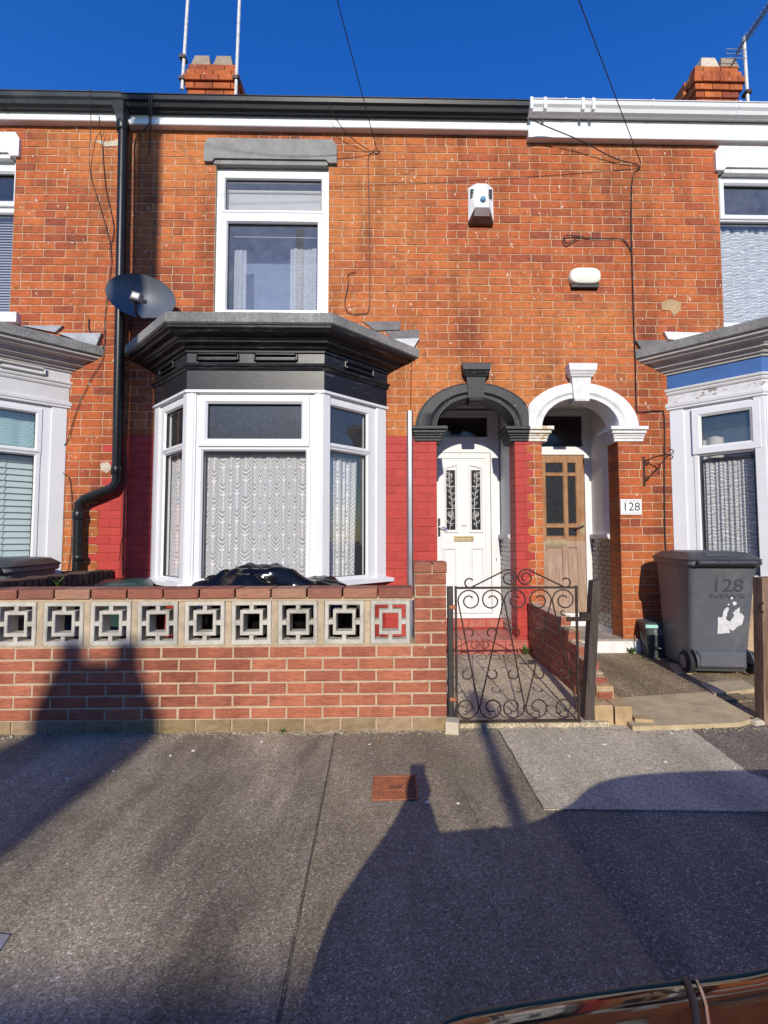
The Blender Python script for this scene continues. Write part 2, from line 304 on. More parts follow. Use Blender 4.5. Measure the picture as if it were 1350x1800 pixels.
M['iron'] = pm('dark_brown_iron', (0.040, 0.028, 0.022), 0.5, 0.4, 20, metal=0.4, bmp=0.3, dirt=(0.16, 0.075, 0.04), dirt_amt=0.7)
M['ironpost'] = pm('dark_steel_post', (0.045, 0.042, 0.040), 0.5, 0.3, 12, metal=0.4, bmp=0.3, dirt=(0.13, 0.09, 0.06), dirt_amt=0.6)
M['woodpost'] = wood_mat('dark_stained_post', (0.055, 0.04, 0.034), (0.028, 0.022, 0.02), (0.10, 0.075, 0.06))
M['oldpost'] = wood_mat('weathered_brown_post', (0.17, 0.10, 0.06), (0.08, 0.05, 0.03), (0.28, 0.2, 0.14))
M['galv'] = pm('galvanised_steel', (0.25, 0.27, 0.30), 0.42, 0.2, 8, metal=0.6, stretch=(1, 1, 0.4))
M['rust'] = pm('rusty_cast_iron', (0.34, 0.115, 0.05), 0.75, 0.25, 14, bmp=0.5, bscale=150, dirt=(0.2, 0.07, 0.035), dirt_amt=0.6)
M['rustdeep'] = pm('rust_hollow', (0.12, 0.04, 0.02), 0.85, 0.25, 14)
M['bin'] = pm('charcoal_bin_plastic', (0.095, 0.10, 0.115), 0.42, 0.1, 5, bmp=0.12, bscale=180, dirt=(0.20, 0.19, 0.175), dirt_amt=0.55)
M['binlid'] = pm('black_bin_lid', (0.045, 0.047, 0.052), 0.42, 0.15, 5, bmp=0.12, bscale=180)
M['binmark'] = pm('faint_bin_marking', (0.058, 0.061, 0.068), 0.5, 0.2, 12)
M['caddy'] = pm('grey_green_caddy', (0.055, 0.07, 0.068), 0.5, 0.15, 5)
M['greenbin'] = pm('dark_green_plastic', (0.02, 0.055, 0.045), 0.4, 0.15, 5, dirt=(0.12, 0.13, 0.11), dirt_amt=0.3)
M['mint'] = pm('mint_plastic', (0.35, 0.62, 0.56), 0.5, 0.1, 5)
M['polythene'] = pm('black_polythene', (0.005, 0.005, 0.0055), 0.13, 0.2, 6, bmp=0.08, bscale=14, spec=0.35)
M['ivory'] = pm('ivory_plastic', (0.74, 0.72, 0.60), 0.4, 0.05, 9)
M['offwhite'] = pm('off_white_plastic', (0.74, 0.74, 0.73), 0.4, 0.05, 6, dirt=(0.55, 0.53, 0.48), dirt_amt=0.25)
M['brownplas'] = pm('brown_smoked_lens', (0.075, 0.035, 0.022), 0.25, 0.1, 5)
M['bluelens'] = pm('blue_strobe_lens', (0.13, 0.30, 0.45), 0.15, 0.1, 5)
M['ink'] = pm('black_ink', (0.02, 0.02, 0.024), 0.5, 0.1, 5)
M['tile'] = pm('white_glazed_plaque', (0.82, 0.81, 0.78), 0.2, 0.03, 5)
M['dish'] = pm('dark_grey_dish', (0.085, 0.095, 0.11), 0.42, 0.1, 5)
M['cable'] = pm('black_cable', (0.018, 0.016, 0.015), 0.5, 0.1, 5)
M['cable_w'] = pm('grey_cable', (0.35, 0.33, 0.31), 0.5, 0.1, 5)
M['pole_w'] = pm('flaking_aerial_pole', (0.62, 0.60, 0.57), 0.5, 0.1, 30, dirt=(0.16, 0.09, 0.05), dirt_amt=0.9)
M['slate'] = pm('slate_roof', (0.09, 0.09, 0.095), 0.6, 0.3, 10, bmp=0.3)
M['pot'] = pm('clay_chimney_pot', (0.27, 0.21, 0.15), 0.85, 0.2, 12, bmp=0.4)
M['pot_pale'] = pm('pale_chimney_pot', (0.5, 0.42, 0.32), 0.85, 0.2, 12, bmp=0.4)
M['carpaint'] = pm('black_car_paint', (0.006, 0.006, 0.007), 0.07, 0.05, 3, coat=0.35)
M['greytrim'] = pm('dull_grey_trim', (0.22, 0.155, 0.07), 0.6, 0.1, 9, spec=0.2)
M['carglass'] = pm('car_glass', (0.01, 0.012, 0.012), 0.05, 0.05, 3)
M['tyre'] = pm('tyre_rubber', (0.02, 0.02, 0.02), 0.85, 0.1, 9)
M['chrome'] = pm('polished_metal', (0.7, 0.7, 0.7), 0.15, 0.05, 3, metal=1.0)
M['cloth'] = pm('navy_jacket_cloth', (0.03, 0.034, 0.05), 0.9, 0.15, 20, bmp=0.3)
M['skin'] = pm('skin', (0.5, 0.3, 0.22), 0.6, 0.05, 12)
M['polewood'] = wood_mat('telegraph_pole_wood', (0.13, 0.09, 0.06), (0.07, 0.05, 0.035), (0.2, 0.15, 0.11))
M['leaf'] = pm('weed_leaf', (0.07, 0.13, 0.025), 0.6, 0.35, 40)
M['drystem'] = pm('dry_stems', (0.42, 0.36, 0.26), 0.9, 0.3, 40)
M['sticker'] = pm('torn_white_sticker', (0.62, 0.62, 0.62), 0.5, 0.12, 30, dirt=(0.2, 0.2, 0.2), dirt_amt=0.6)
M['leading'] = pm('white_leading', (0.75, 0.74, 0.70), 0.6, 0.05, 25)
M['stonechip'] = pm('stone_chips', (0.26, 0.21, 0.14), 0.9, 0.6, 25)
M['petal'] = pm('white_litter', (0.60, 0.57, 0.50), 0.8, 0.08, 25)
M['farbrick'] = pm('opposite_brick', (0.30, 0.12, 0.07), 0.9, 0.25, 9)

# ------------------------------------------------------------------ geometry helpers
WORLD = {}          # world matrix of each parent candidate
class MB:
    def __init__(s): s.v = []; s.f = []; s.m = []; s.mi = 0; s.M = None
    def add(s, vs, fs):
        o = len(s.v)
        s.v += [tuple(s.M @ Vector(p)) if s.M else tuple(p) for p in vs]
        for f in fs: s.f.append(tuple(i + o for i in f)); s.m.append(s.mi)
    def box(s, x0, x1, y0, y1, z0, z1):
        s.add([(x0, y0, z0), (x1, y0, z0), (x1, y1, z0), (x0, y1, z0), (x0, y0, z1), (x1, y0, z1), (x1, y1, z1), (x0, y1, z1)],
              [(0, 3, 2, 1), (4, 5, 6, 7), (0, 1, 5, 4), (1, 2, 6, 5), (2, 3, 7, 6), (3, 0, 4, 7)])
    def bbox(s, x0, x1, y0, y1, z0, z1, c=0.004):
        """box with chamfered edges on its street side (y0)"""
        s.loft([[(x0, y1, z0), (x1, y1, z0), (x1, y1, z1), (x0, y1, z1)], [(x0, y0 + c, z0), (x1, y0 + c, z0), (x1, y0 + c, z1), (x0, y0 + c, z1)],
                [(x0 + c, y0, z0 + c), (x1 - c, y0, z0 + c), (x1 - c, y0, z1 - c), (x0 + c, y0, z1 - c)]])
    def loft(s, rings, caps=True, closed=True):
        n = len(rings[0]); vs = [p for r in rings for p in r]; fs = []
        for i in range(len(rings) - 1):
            for j in range(n if closed else n - 1):
                a = i * n + j; b = i * n + (j + 1) % n
                fs.append((a, b, b + n, a + n))
        if caps: fs.append(tuple(range(n))[::-1]); fs.append(tuple(range((len(rings) - 1) * n, len(rings) * n)))
        s.add(vs, fs)
    def prism(s, poly, axis, a, b):
        def P(p, d): return {'x': (d, p[0], p[1]), 'y': (p[0], d, p[1]), 'z': (p[0], p[1], d)}[axis]
        s.loft([[P(p, a) for p in poly], [P(p, b) for p in poly]])
    def frame(s, u0, u1, z0, z1, prof):
        """mitred rectangular frame: profile is a list of (inset, depth)"""
        s.loft([[(u0 + i, d, z0 + i), (u1 - i, d, z0 + i), (u1 - i, d, z1 - i), (u0 + i, d, z1 - i)] for i, d in prof], caps=False)
    def tube(s, pts, r, n=8, caps=True):
        pts = [Vector(p) for p in pts]; rings = []; up = None
        for i, p in enumerate(pts):
            d = (pts[min(i + 1, len(pts) - 1)] - pts[max(i - 1, 0)]).normalized()
            if up is None:
                up = Vector((0, 0, 1)) if abs(d.z) < 0.9 else Vector((0, 1, 0))
            a = (up - d * up.dot(d)).normalized(); up = a; b = d.cross(a)
            rr = r[i] if isinstance(r, (list, tuple)) else r
            rings.append([p + (a * math.cos(2 * PI * k / n) + b * math.sin(2 * PI * k / n)) * rr for k in range(n)])
        s.loft(rings, caps)
    def lathe(s, prof, c, n=16, axis='z'):
        rings = []
        for r, h in prof:
            ring = []
            for k in range(n):
                a = 2 * PI * k / n; x, y = r * math.cos(a), r * math.sin(a)
                ring.append({'z': (c[0] + x, c[1] + y, c[2] + h), 'y': (c[0] + x, c[1] + h, c[2] + y), 'x': (c[0] + h, c[1] + x, c[2] + y)}[axis])
            rings.append(ring)
        s.loft(rings)
    def mesh(s, name, mats, smooth=False):
        me = bpy.data.meshes.new(name); me.from_pydata(s.v, [], s.f)
        for m in mats: me.materials.append(m)
        me.polygons.foreach_set('material_index', s.m)
        bm = bmesh.new(); bm.from_mesh(me); bmesh.ops.recalc_face_normals(bm, faces=bm.faces)
        if smooth:
            for f in bm.faces: f.smooth = True
        bm.to_mesh(me); bm.free()
        if smooth and smooth is not True: me.set_sharp_from_angle(angle=smooth)
        return me
    def build(s, name, mats, parent=None, smooth=False):
        if not isinstance(mats, (list, tuple)): mats = [mats]
        return link(name, s.mesh(name, mats, smooth), parent)

def link(name, me, parent=None):
    o = bpy.data.objects.new(name, me); COL.objects.link(o); put(o, parent); return o
def put(o, parent):
    if parent is None: return
    o.parent = parent
    o.matrix_parent_inverse = WORLD.get(parent.name, Matrix()).inverted()
def thing(name, label, cat, loc=(0, 0, 0), group=None):
    o = bpy.data.objects.new(name, None); COL.objects.link(o); o.location = loc; o.empty_display_size = 0.1
    WORLD[o.name] = Matrix.Translation(loc)
    return tag(o, label, cat, group)
def tag(o, label=None, cat=None, group=None, kind=None):
    if label: o['label'] = label
    if cat: o['category'] = cat
    if group: o['group'] = group
    if kind: o['kind'] = kind
    return o
def structure(o): o['kind'] = 'structure'; return o
def stuff(o): o['kind'] = 'stuff'; return o

def part_box(name, mat, parent, *b, c=0.003):
    m = MB(); m.bbox(*b, c=c); return m.build(name, mat, parent)

_bc = {}
def brick(parent, mat, x, y, z, L, H, D=0.1, rot=0.0, jitter=1.0, c=0.004, rough=0.0015):
    """one brick: its own object; alike bricks share mesh data. x = centre, y = face, z = bottom"""
    key = (mat.name, round(L / 0.004), round(H / 0.004), round(D / 0.02), round(rot, 2))
    var = random.randrange(3)
    me = _bc.get((key, var))
    if me is None:
        m = MB(); h = [random.uniform(-rough, rough) for _ in range(8)]
        hl = L / 2
        m.loft([[(-hl, D, 0), (hl, D, 0), (hl, D, H), (-hl, D, H)], [(-hl, c, 0), (hl, c, 0), (hl, c, H), (-hl, c, H)],
                [(-hl + c + h[0], abs(h[4]), c + h[1]), (hl - c + h[2], abs(h[5]), c + h[3]), (hl - c + h[1], abs(h[6]), H - c + h[0]), (-hl + c + h[3], abs(h[7]), H - c + h[2])]])
        me = m.mesh('brick', [mat]); _bc[(key, var)] = me
    o = bpy.data.objects.new('brick', me); COL.objects.link(o); put(o, parent)
    o.location = (x, y + random.uniform(-0.0015, 0.0015) * jitter, z)
    o.rotation_euler = (random.uniform(-0.006, 0.006) * jitter, random.uniform(-0.006, 0.006) * jitter, rot)
    return o

def cells(mb, x0, x1, z0, z1, y0, y1, holes, matfn=None, cuts_x=(), cuts_z=()):
    xs = sorted({x0, x1, *[c for h in holes for c in h[:2]], *cuts_x}); zs = sorted({z0, z1, *[c for h in holes for c in h[2:]], *cuts_z})
    xs = [x for x in xs if x0 <= x <= x1]; zs = [z for z in zs if z0 <= z <= z1]
    for j in range(len(zs) - 1):
        zm = (zs[j] + zs[j + 1]) / 2; run = None
        for i in range(len(xs) - 1):
            xm = (xs[i] + xs[i + 1]) / 2
            solid = not any(h[0] < xm < h[1] and h[2] < zm < h[3] for h in holes)
            mi = matfn(xm, zm) if (matfn and solid) else 0
            if solid:
                if run and run[2] == mi: run[1] = xs[i + 1]
                else:
                    if run: mb.mi = run[2]; mb.box(run[0], run[1], y0, y1, zs[j], zs[j + 1])
                    run = [xs[i], xs[i + 1], mi]
            elif run:
                mb.mi = run[2]; mb.box(run[0], run[1], y0, y1, zs[j], zs[j + 1]); run = None
        if run: mb.mi = run[2]; mb.box(run[0], run[1], y0, y1, zs[j], zs[j + 1])
    mb.mi = 0

# ------------------------------------------------------------------ ground
FY = 4.9            # face of the terrace
WY = 3.04           # street face of the garden wall
def sheet(name, poly, z, mat, depth=0.02):
    m = MB(); m.prism(poly, 'z', z - depth, z); return structure(m.build(name, mat))
g = MB(); g.box(-150, 150, -160, 200, -0.30, -0.14); structure(g.build('ground', M['soil']))
sheet('road', [(-60, -5.2), (60, -5.2), (60, 0.62), (-60, 0.62)], -0.10, M['road'], 0.03)
k = MB()
for i in range(-18, 19): k.bbox(i * 0.915, i * 0.915 + 0.909, 0.62, 0.75, -0.14, 0.004, 0.008)
structure(k.build('kerb', M['kerb']))
P0 = [(-0.218,1.891), (-0.329,3.136)]
xl = -0.26
sheet('pavement', [(-12, 0.75), (12, 0.75), (12, 3.3), (-12, 3.3)], -0.002, M['pave_low'], 0.1)
sheet('pavement_panel', [(-12, 0.76), (-0.275, 0.76), (-0.36, 3.2), (-12, 3.2)], 0.002, M['pave_l'], 0.004)
sheet('pavement_panel', [(-0.265, 0.76), (0.80, 0.76), (0.673,2.162), (0.663,3.019), (0.65, 3.2), (-0.35, 3.2)], 0.002, M['pave'], 0.004)
sheet('pavement_patch', [(0.675,2.162), (1.666,2.115), (2.08, 2.14), (1.828,2.452), (1.882,3.012), (1.94, 3.2), (0.66, 3.2), (0.669,3.019)], 0.003, M['pave_pale'], 0.005)
sheet('pavement_patch', [(2.085, 2.14), (6, 2.14), (6, 3.2), (1.945, 3.2), (1.888,3.012), (1.831,2.452)], 0.002, M['pave_dark'], 0.004)
# narrow weathered joints where the panels meet
def crack(pts, wd=0.006, z=0.0035):
    m = MB(); L = []; Rr = []
    for i, p in enumerate(pts):
        a = Vector(pts[max(i - 1, 0)]); b = Vector(pts[min(i + 1, len(pts) - 1)]); d = (b - a).normalized(); n = Vector((-d.y, d.x))
        ww = wd * random.uniform(0.3, 1.0)
        L.append((p[0] + n.x * ww, p[1] + n.y * ww, z)); Rr.append((p[0] - n.x * ww, p[1] - n.y * ww, z))
    m.loft([L, Rr], caps=False, closed=False); return m.build('pavement_joint', M['joint_dark'])
def wig(a, b, n=26, amp=0.004):
    return [(a[0] + (b[0] - a[0]) * i / n + random.uniform(-amp, amp), a[1] + (b[1] - a[1]) * i / n) for i in range(n + 1)]
structure(crack(wig((-0.27, 1.0), (-0.355, 3.02)), 0.0032))
structure(crack(wig((0.319,2.406), (0.368,2.037)), 0.004)); structure(crack(wig((0.665,3.010), (0.674,2.162)), 0.005, 0.0055))
structure(crack(wig((0.673,2.157), (1.651,2.115), 50, 0.003), 0.0025, 0.0055))
# garden ground behind the wall
sheet('garden_ground', [(-8, 3.1), (8, 3.1), (8, 5.0), (-8, 5.0)], 0.008, M['soil'], 0.15)
sheet('garden_path', [(0.40, 3.06), (1.385, 3.06), (1.385, 4.93), (0.40, 4.93)], 0.03, M['path'], 0.1)
sheet('garden_path', [(1.47, 3.46), (2.62, 3.46), (2.72, 4.9), (1.47, 4.9)], 0.026, M['path'] if False else M['soil'], 0.1)

# ------------------------------------------------------------------ terrace: brickwork
BL_, BR_ = -2.863, 1.434        # party lines
C = 0.0862
bayC = (-2.458, -0.065); bayL = (-3.354 - 2.39, -3.354); bayR = (2.945, 5.335)
arches = [(0.878, 0.42), (1.98, 0.42)]        # centre, half width of opening
ZSP, RISE = 2.37, 0.33
H_rect = [(-1.88, -0.676, 3.2, 5.25), (bayC[0] + 0.02, bayC[1] - 0.02, 0.0, 3.16),
          (-5.20, -3.99, 3.5, 5.30), (bayL[0] + 0.02, bayL[1] - 0.02, 0.0, 3.16),
          (3.575, 4.80, 3.45, 5.26), (bayR[0] + 0.02, bayR[1] - 0.02, 0.0, 3.16),
          (0.472, 1.285, 0.0, ZSP), (1.58, 2.382, 0.0, ZSP)]
STONE = [(-1.985, -0.598, 5.225, 5.465), (-5.3, -3.947, 5.255, 5.495), (3.542, 4.84, 5.205, 5.46),
         (-5.25, -3.88, 3.44, 3.54)]
arch_rows = []
for cx, hw in arches:
    for i in range(8):
        a0 = RISE * i / 8; a1 = RISE * (i + 1) / 8
        wd = hw * math.sqrt(max(0, 1 - ((a0 + a1) / 2 / RISE) ** 2)) + 0.03
        arch_rows.append((cx - wd, cx + wd, ZSP + a0, ZSP + a1))
ALLH = H_rect + arch_rows
def is_red(x, z, row=None):
    lim = 1.44 if row is None else (1.41 if row % 2 else 1.49)
    if z < 2.28 and BL_ - 0.02 < x < lim: return True
    return z < 1.62 and -3.02 < x <= BL_
houses = {
 'c': thing('terraced_house', 'red-brick terraced house with black bay cornice, black door arch and lower walls painted red', 'house', (-0.7, FY, 0)),
 'l': thing('terraced_house', 'brick terraced house with white-painted bay, left of the black downpipe', 'house', (-5.0, FY, 0)),
 'r': thing('terraced_house', 'brick terraced house with white door arch, worn wooden door and blue-banded bay', 'house', (3.6, FY, 0))}
def lay():
    out = []
    row = 0; z = 0.115
    while z < 5.60:
        zm = z + 0.04
        bl = [(h[0], h[1]) for h in ALLH + STONE if h[2] < zm < h[3]]
        cutx = [1.41 if row % 2 else 1.49] if z < 2.25 else []
        x = -7.2 - (0.056 if row % 2 else 0.168) ; header = row % 6 == 2
        while x < 5.8:
            L = 0.112 if (header and random.random() < 0.8) else 0.2245
            a, b = x, x + L; x = b
            segs = [(a, b)]
            for h0, h1 in bl:
                ns = []
                for s0, s1 in segs:
                    if h1 <= s0 or h0 >= s1: ns.append((s0, s1)); continue
                    if s0 < h0: ns.append((s0, h0))
                    if s1 > h1: ns.append((h1, s1))
                segs = ns
            for cxx in cutx:
                ns = []
                for s0, s1 in segs:
                    if s0 < cxx < s1: ns += [(s0, cxx), (cxx, s1)]
                    else: ns.append((s0, s1))
                segs = ns
            fit = []
            for s0, s1 in segs:
                for h0, h1 in bl:
                    if 0 < s0 - h1 < 0.036: s0 = h1
                    if 0 < h0 - s1 < 0.036: s1 = h0
                fit.append((s0, s1))
            for s0, s1 in fit:
                if s1 - s0 > 0.035: out.append((s0, s1, z, row, any(abs(s0 - h[1]) < .004 or abs(s1 - h[0]) < .004 for h in H_rect[-2:] if z < ZSP)))
        row += 1; z += C
    return out
by = {'c': [], 'l': [], 'r': []}
for s0, s1, z, row, edge in lay():
    cx = (s0 + s1) / 2; red = is_red(cx, z + 0.04, row)
    hh = 'c' if (BL_ < cx < BR_ and not (z < 2.25 and 1.40 < cx and not red)) or (red and cx > 1.3) else ('l' if cx <= BL_ else 'r')
    by[hh].append((s0, s1, z, red, edge))
def in_frame(s0, s1, z):
    zc = z + 0.04; cx = (s0 + s1) / 2
    lim = 4.12
    vis = -lim < cx < lim - 0.1 and zc > 0.2
    if zc < 0.95 and cx < 0.34: vis = False
    if zc < 1.0 and cx > 2.62 + 0.2: vis = False
    return vis
for key, lst in by.items():
    hs_ = houses[key]
    vis = [b for b in lst if in_frame(*b[:3])]
    vis.sort(key=lambda b: -(b[1] - b[0]) * 3 + math.hypot((b[0] + b[1]) / 2, b[2] - 1.8) * 0.25)
    single = set(id(b) for b in vis[:298])
    ms = MB(); mr = MB()
    for b in lst:
        s0, s1, z, red, edge = b
        D = 0.24 if edge else 0.1
        if id(b) in single:
            brick(hs_, M['red'] if red else M['brick'], (s0 + s1) / 2, FY, z, s1 - s0 - 0.0072, C - 0.0074, D)
        else:
            q = mr if red else ms; e = random.uniform(-0.0015, 0.0015)
            q.bbox(s0 + 0.0036, s1 - 0.0036, FY + e, FY + D, z, z + C - 0.0074, 0.0035)
    if ms.v: stuff(ms.build('brickwork', M['brick_s'], hs_))
    if mr.v: stuff(mr.build('painted_brickwork', M['red_s'], hs_))
    x0, x1 = {'c': (BL_, BR_), 'l': (-7.2, BL_), 'r': (BR_, 5.8)}[key]
    mm = MB()
    cells(mm, x0, x1, 0.0, 5.62, FY + 0.0055, FY + 0.22, [(h[0] - 0.009, h[1] + 0.009, h[2], h[3]) if h in H_rect[-2:] else h for h in ALLH if h[1] > x0 and h[0] < x1],
          lambda x, z: 1 if is_red(x, z) else 0, (-3.02, 1.44), (2.28, 1.62))
    mm.build('mortar', [M['mortar'], M['red_joint']], hs_)
    # shell of the house behind its front
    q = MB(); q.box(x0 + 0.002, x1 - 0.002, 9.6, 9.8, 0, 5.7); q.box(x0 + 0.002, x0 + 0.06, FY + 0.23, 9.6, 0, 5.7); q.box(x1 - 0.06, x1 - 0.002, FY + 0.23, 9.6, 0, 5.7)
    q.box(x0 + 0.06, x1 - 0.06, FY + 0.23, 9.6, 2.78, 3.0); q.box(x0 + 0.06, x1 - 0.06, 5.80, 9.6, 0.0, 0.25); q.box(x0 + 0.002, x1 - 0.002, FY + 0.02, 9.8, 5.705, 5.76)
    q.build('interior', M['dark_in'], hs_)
    r = MB(); r.prism([(4.80, 5.80), (7.9, 7.45), (11, 5.80), (11, 5.74), (4.80, 5.74)], 'x', x0 + 0.001, x1 - 0.001); r.build('roof', M['slate'], hs_)

HC, HL, HR = houses['c'], houses['l'], houses['r']
# window lintels of painted stone
def lintel(parent, x0, x1, z0, z1, mat, notch=True):
    m = MB(); d = 0.035
    m.prism([(x0, z0), (x0 + 0.085, z0), (x0 + 0.115, z0 + 0.035), (x1 - 0.115, z0 + 0.035), (x1 - 0.085, z0), (x1, z0), (x1, z1 - 0.07), (x1 - 0.045, z1), (x0 + 0.045, z1), (x0, z1 - 0.07)], 'y', FY - d, FY + 0.1)
    m.build('lintel', mat, parent)
    m = MB(); m.box(x0 + 0.10, x1 - 0.10, FY - d + 0.02, FY + 0.1, z0 - 0.015, z0 + 0.034); m.build('lintel_edge', mat, parent)
lintel(HC, -1.997, -0.586, 5.215, 5.475, M['lintel'])
lintel(HL, -5.31, -3.935, 5.245, 5.505, M['white_mas'])
lintel(HR, 3.530, 4.85, 5.195, 5.47, M['white_mas'])
part_box('sill', M['white_mas'], HL, -5.26, -3.868, FY - 0.06, FY + 0.1, 3.438, 3.545)

# ------------------------------------------------------------------ windows
PROF = [(0.0, 0.06), (0.0, 0.006), (0.006, 0.0), (0.045, 0.0), (0.062, 0.018), (0.062, 0.06)]
def scale_prof(w_, d0=0.0): return [(0.0, d0 + 0.07), (0.0, d0 + 0.006), (0.006, d0), (w_ * 0.72, d0), (w_, d0 + 0.018), (w_, d0 + 0.07)]
def window(parent, Mx, outer, lights, name='window', mat=None, glass='glass', rails=(), posts=()):
    """outer = (u0,u1,z0,z1); lights = list of (u0,u1,z0,z1,border,proud,glass)"""
    mat = mat or M['upvc']
    m = MB(); m.M = Mx
    u0, u1, z0, z1 = outer
    holes = [(l[0] - l[4] * 0.75, l[1] + l[4] * 0.75, l[2] - l[4] * 0.75, l[3] + l[4] * 0.75) for l in lights]
    cells(m, u0, u1, z0, z1, 0.012, 0.075, holes)
    for (a, b, c, d, yf) in rails: m.bbox(a, b, yf, 0.08, c, d, 0.006)
    wobj = m.build(name, mat, parent)
    for l in lights:
        a, b, c, d, br, proud, gl = l
        f = MB(); f.M = Mx; f.frame(a - br, b + br, c - br, d + br, scale_prof(br, -0.012 if proud else 0.004)); f.build('sash', mat, wobj)
        s = MB(); s.M = Mx; s.frame(a - 0.003, b + 0.003, c - 0.003, d + 0.003, [(0.0, 0.03), (0.0, 0.024), (0.006, 0.024), (0.006, 0.05)]); s.build('seal', M['seal'], wobj)
        p = MB(); p.M = Mx; p.box(a - 0.002, b + 0.002, 0.040, 0.046, c - 0.002, d + 0.002); p.build('pane', M[gl], wobj)
    return wobj
def face_matrix(p0, p1):
    d = Vector((p1[0] - p0[0], p1[1] - p0[1])); L = d.length; d /= L
    return Matrix(((d.x, -d.y, 0, p0[0]), (d.y, d.x, 0, p0[1]), (0, 0, 1, 0), (0, 0, 0, 1))), L
ID = Matrix.Translation((0, FY + 0.035, 0))
window(HC, ID, (-1.878, -0.674, 3.58, 5.20), [(-1.79, -0.761, 4.740, 5.081, 0.035, False, 'glass_up'), (-1.755, -0.797, 3.632, 4.588, 0.042, True, 'glass_up')])
window(HL, ID, (-5.20, -3.975, 3.545, 5.235), [(-5.08, -4.03, 4.80, 5.10, 0.07, True, 'glass'), (-5.12, -4.02, 3.60, 4.66, 0.045, False, 'glass')])
window(HR, ID, (3.565, 4.80, 3.50, 5.172), [(3.66, 4.72, 4.745, 5.08, 0.06, True, 'glass_up'), (3.60, 4.76, 3.54, 4.66, 0.03, False, 'glass')])
part_box('sill', M['upvc'], HC, -1.885, -0.668, FY - 0.01, FY + 0.03, 3.545, 3.585)
part_box('sill', M['upvc'], HR, 3.555, 4.81, FY - 0.02, FY + 0.03, 3.455, 3.503)

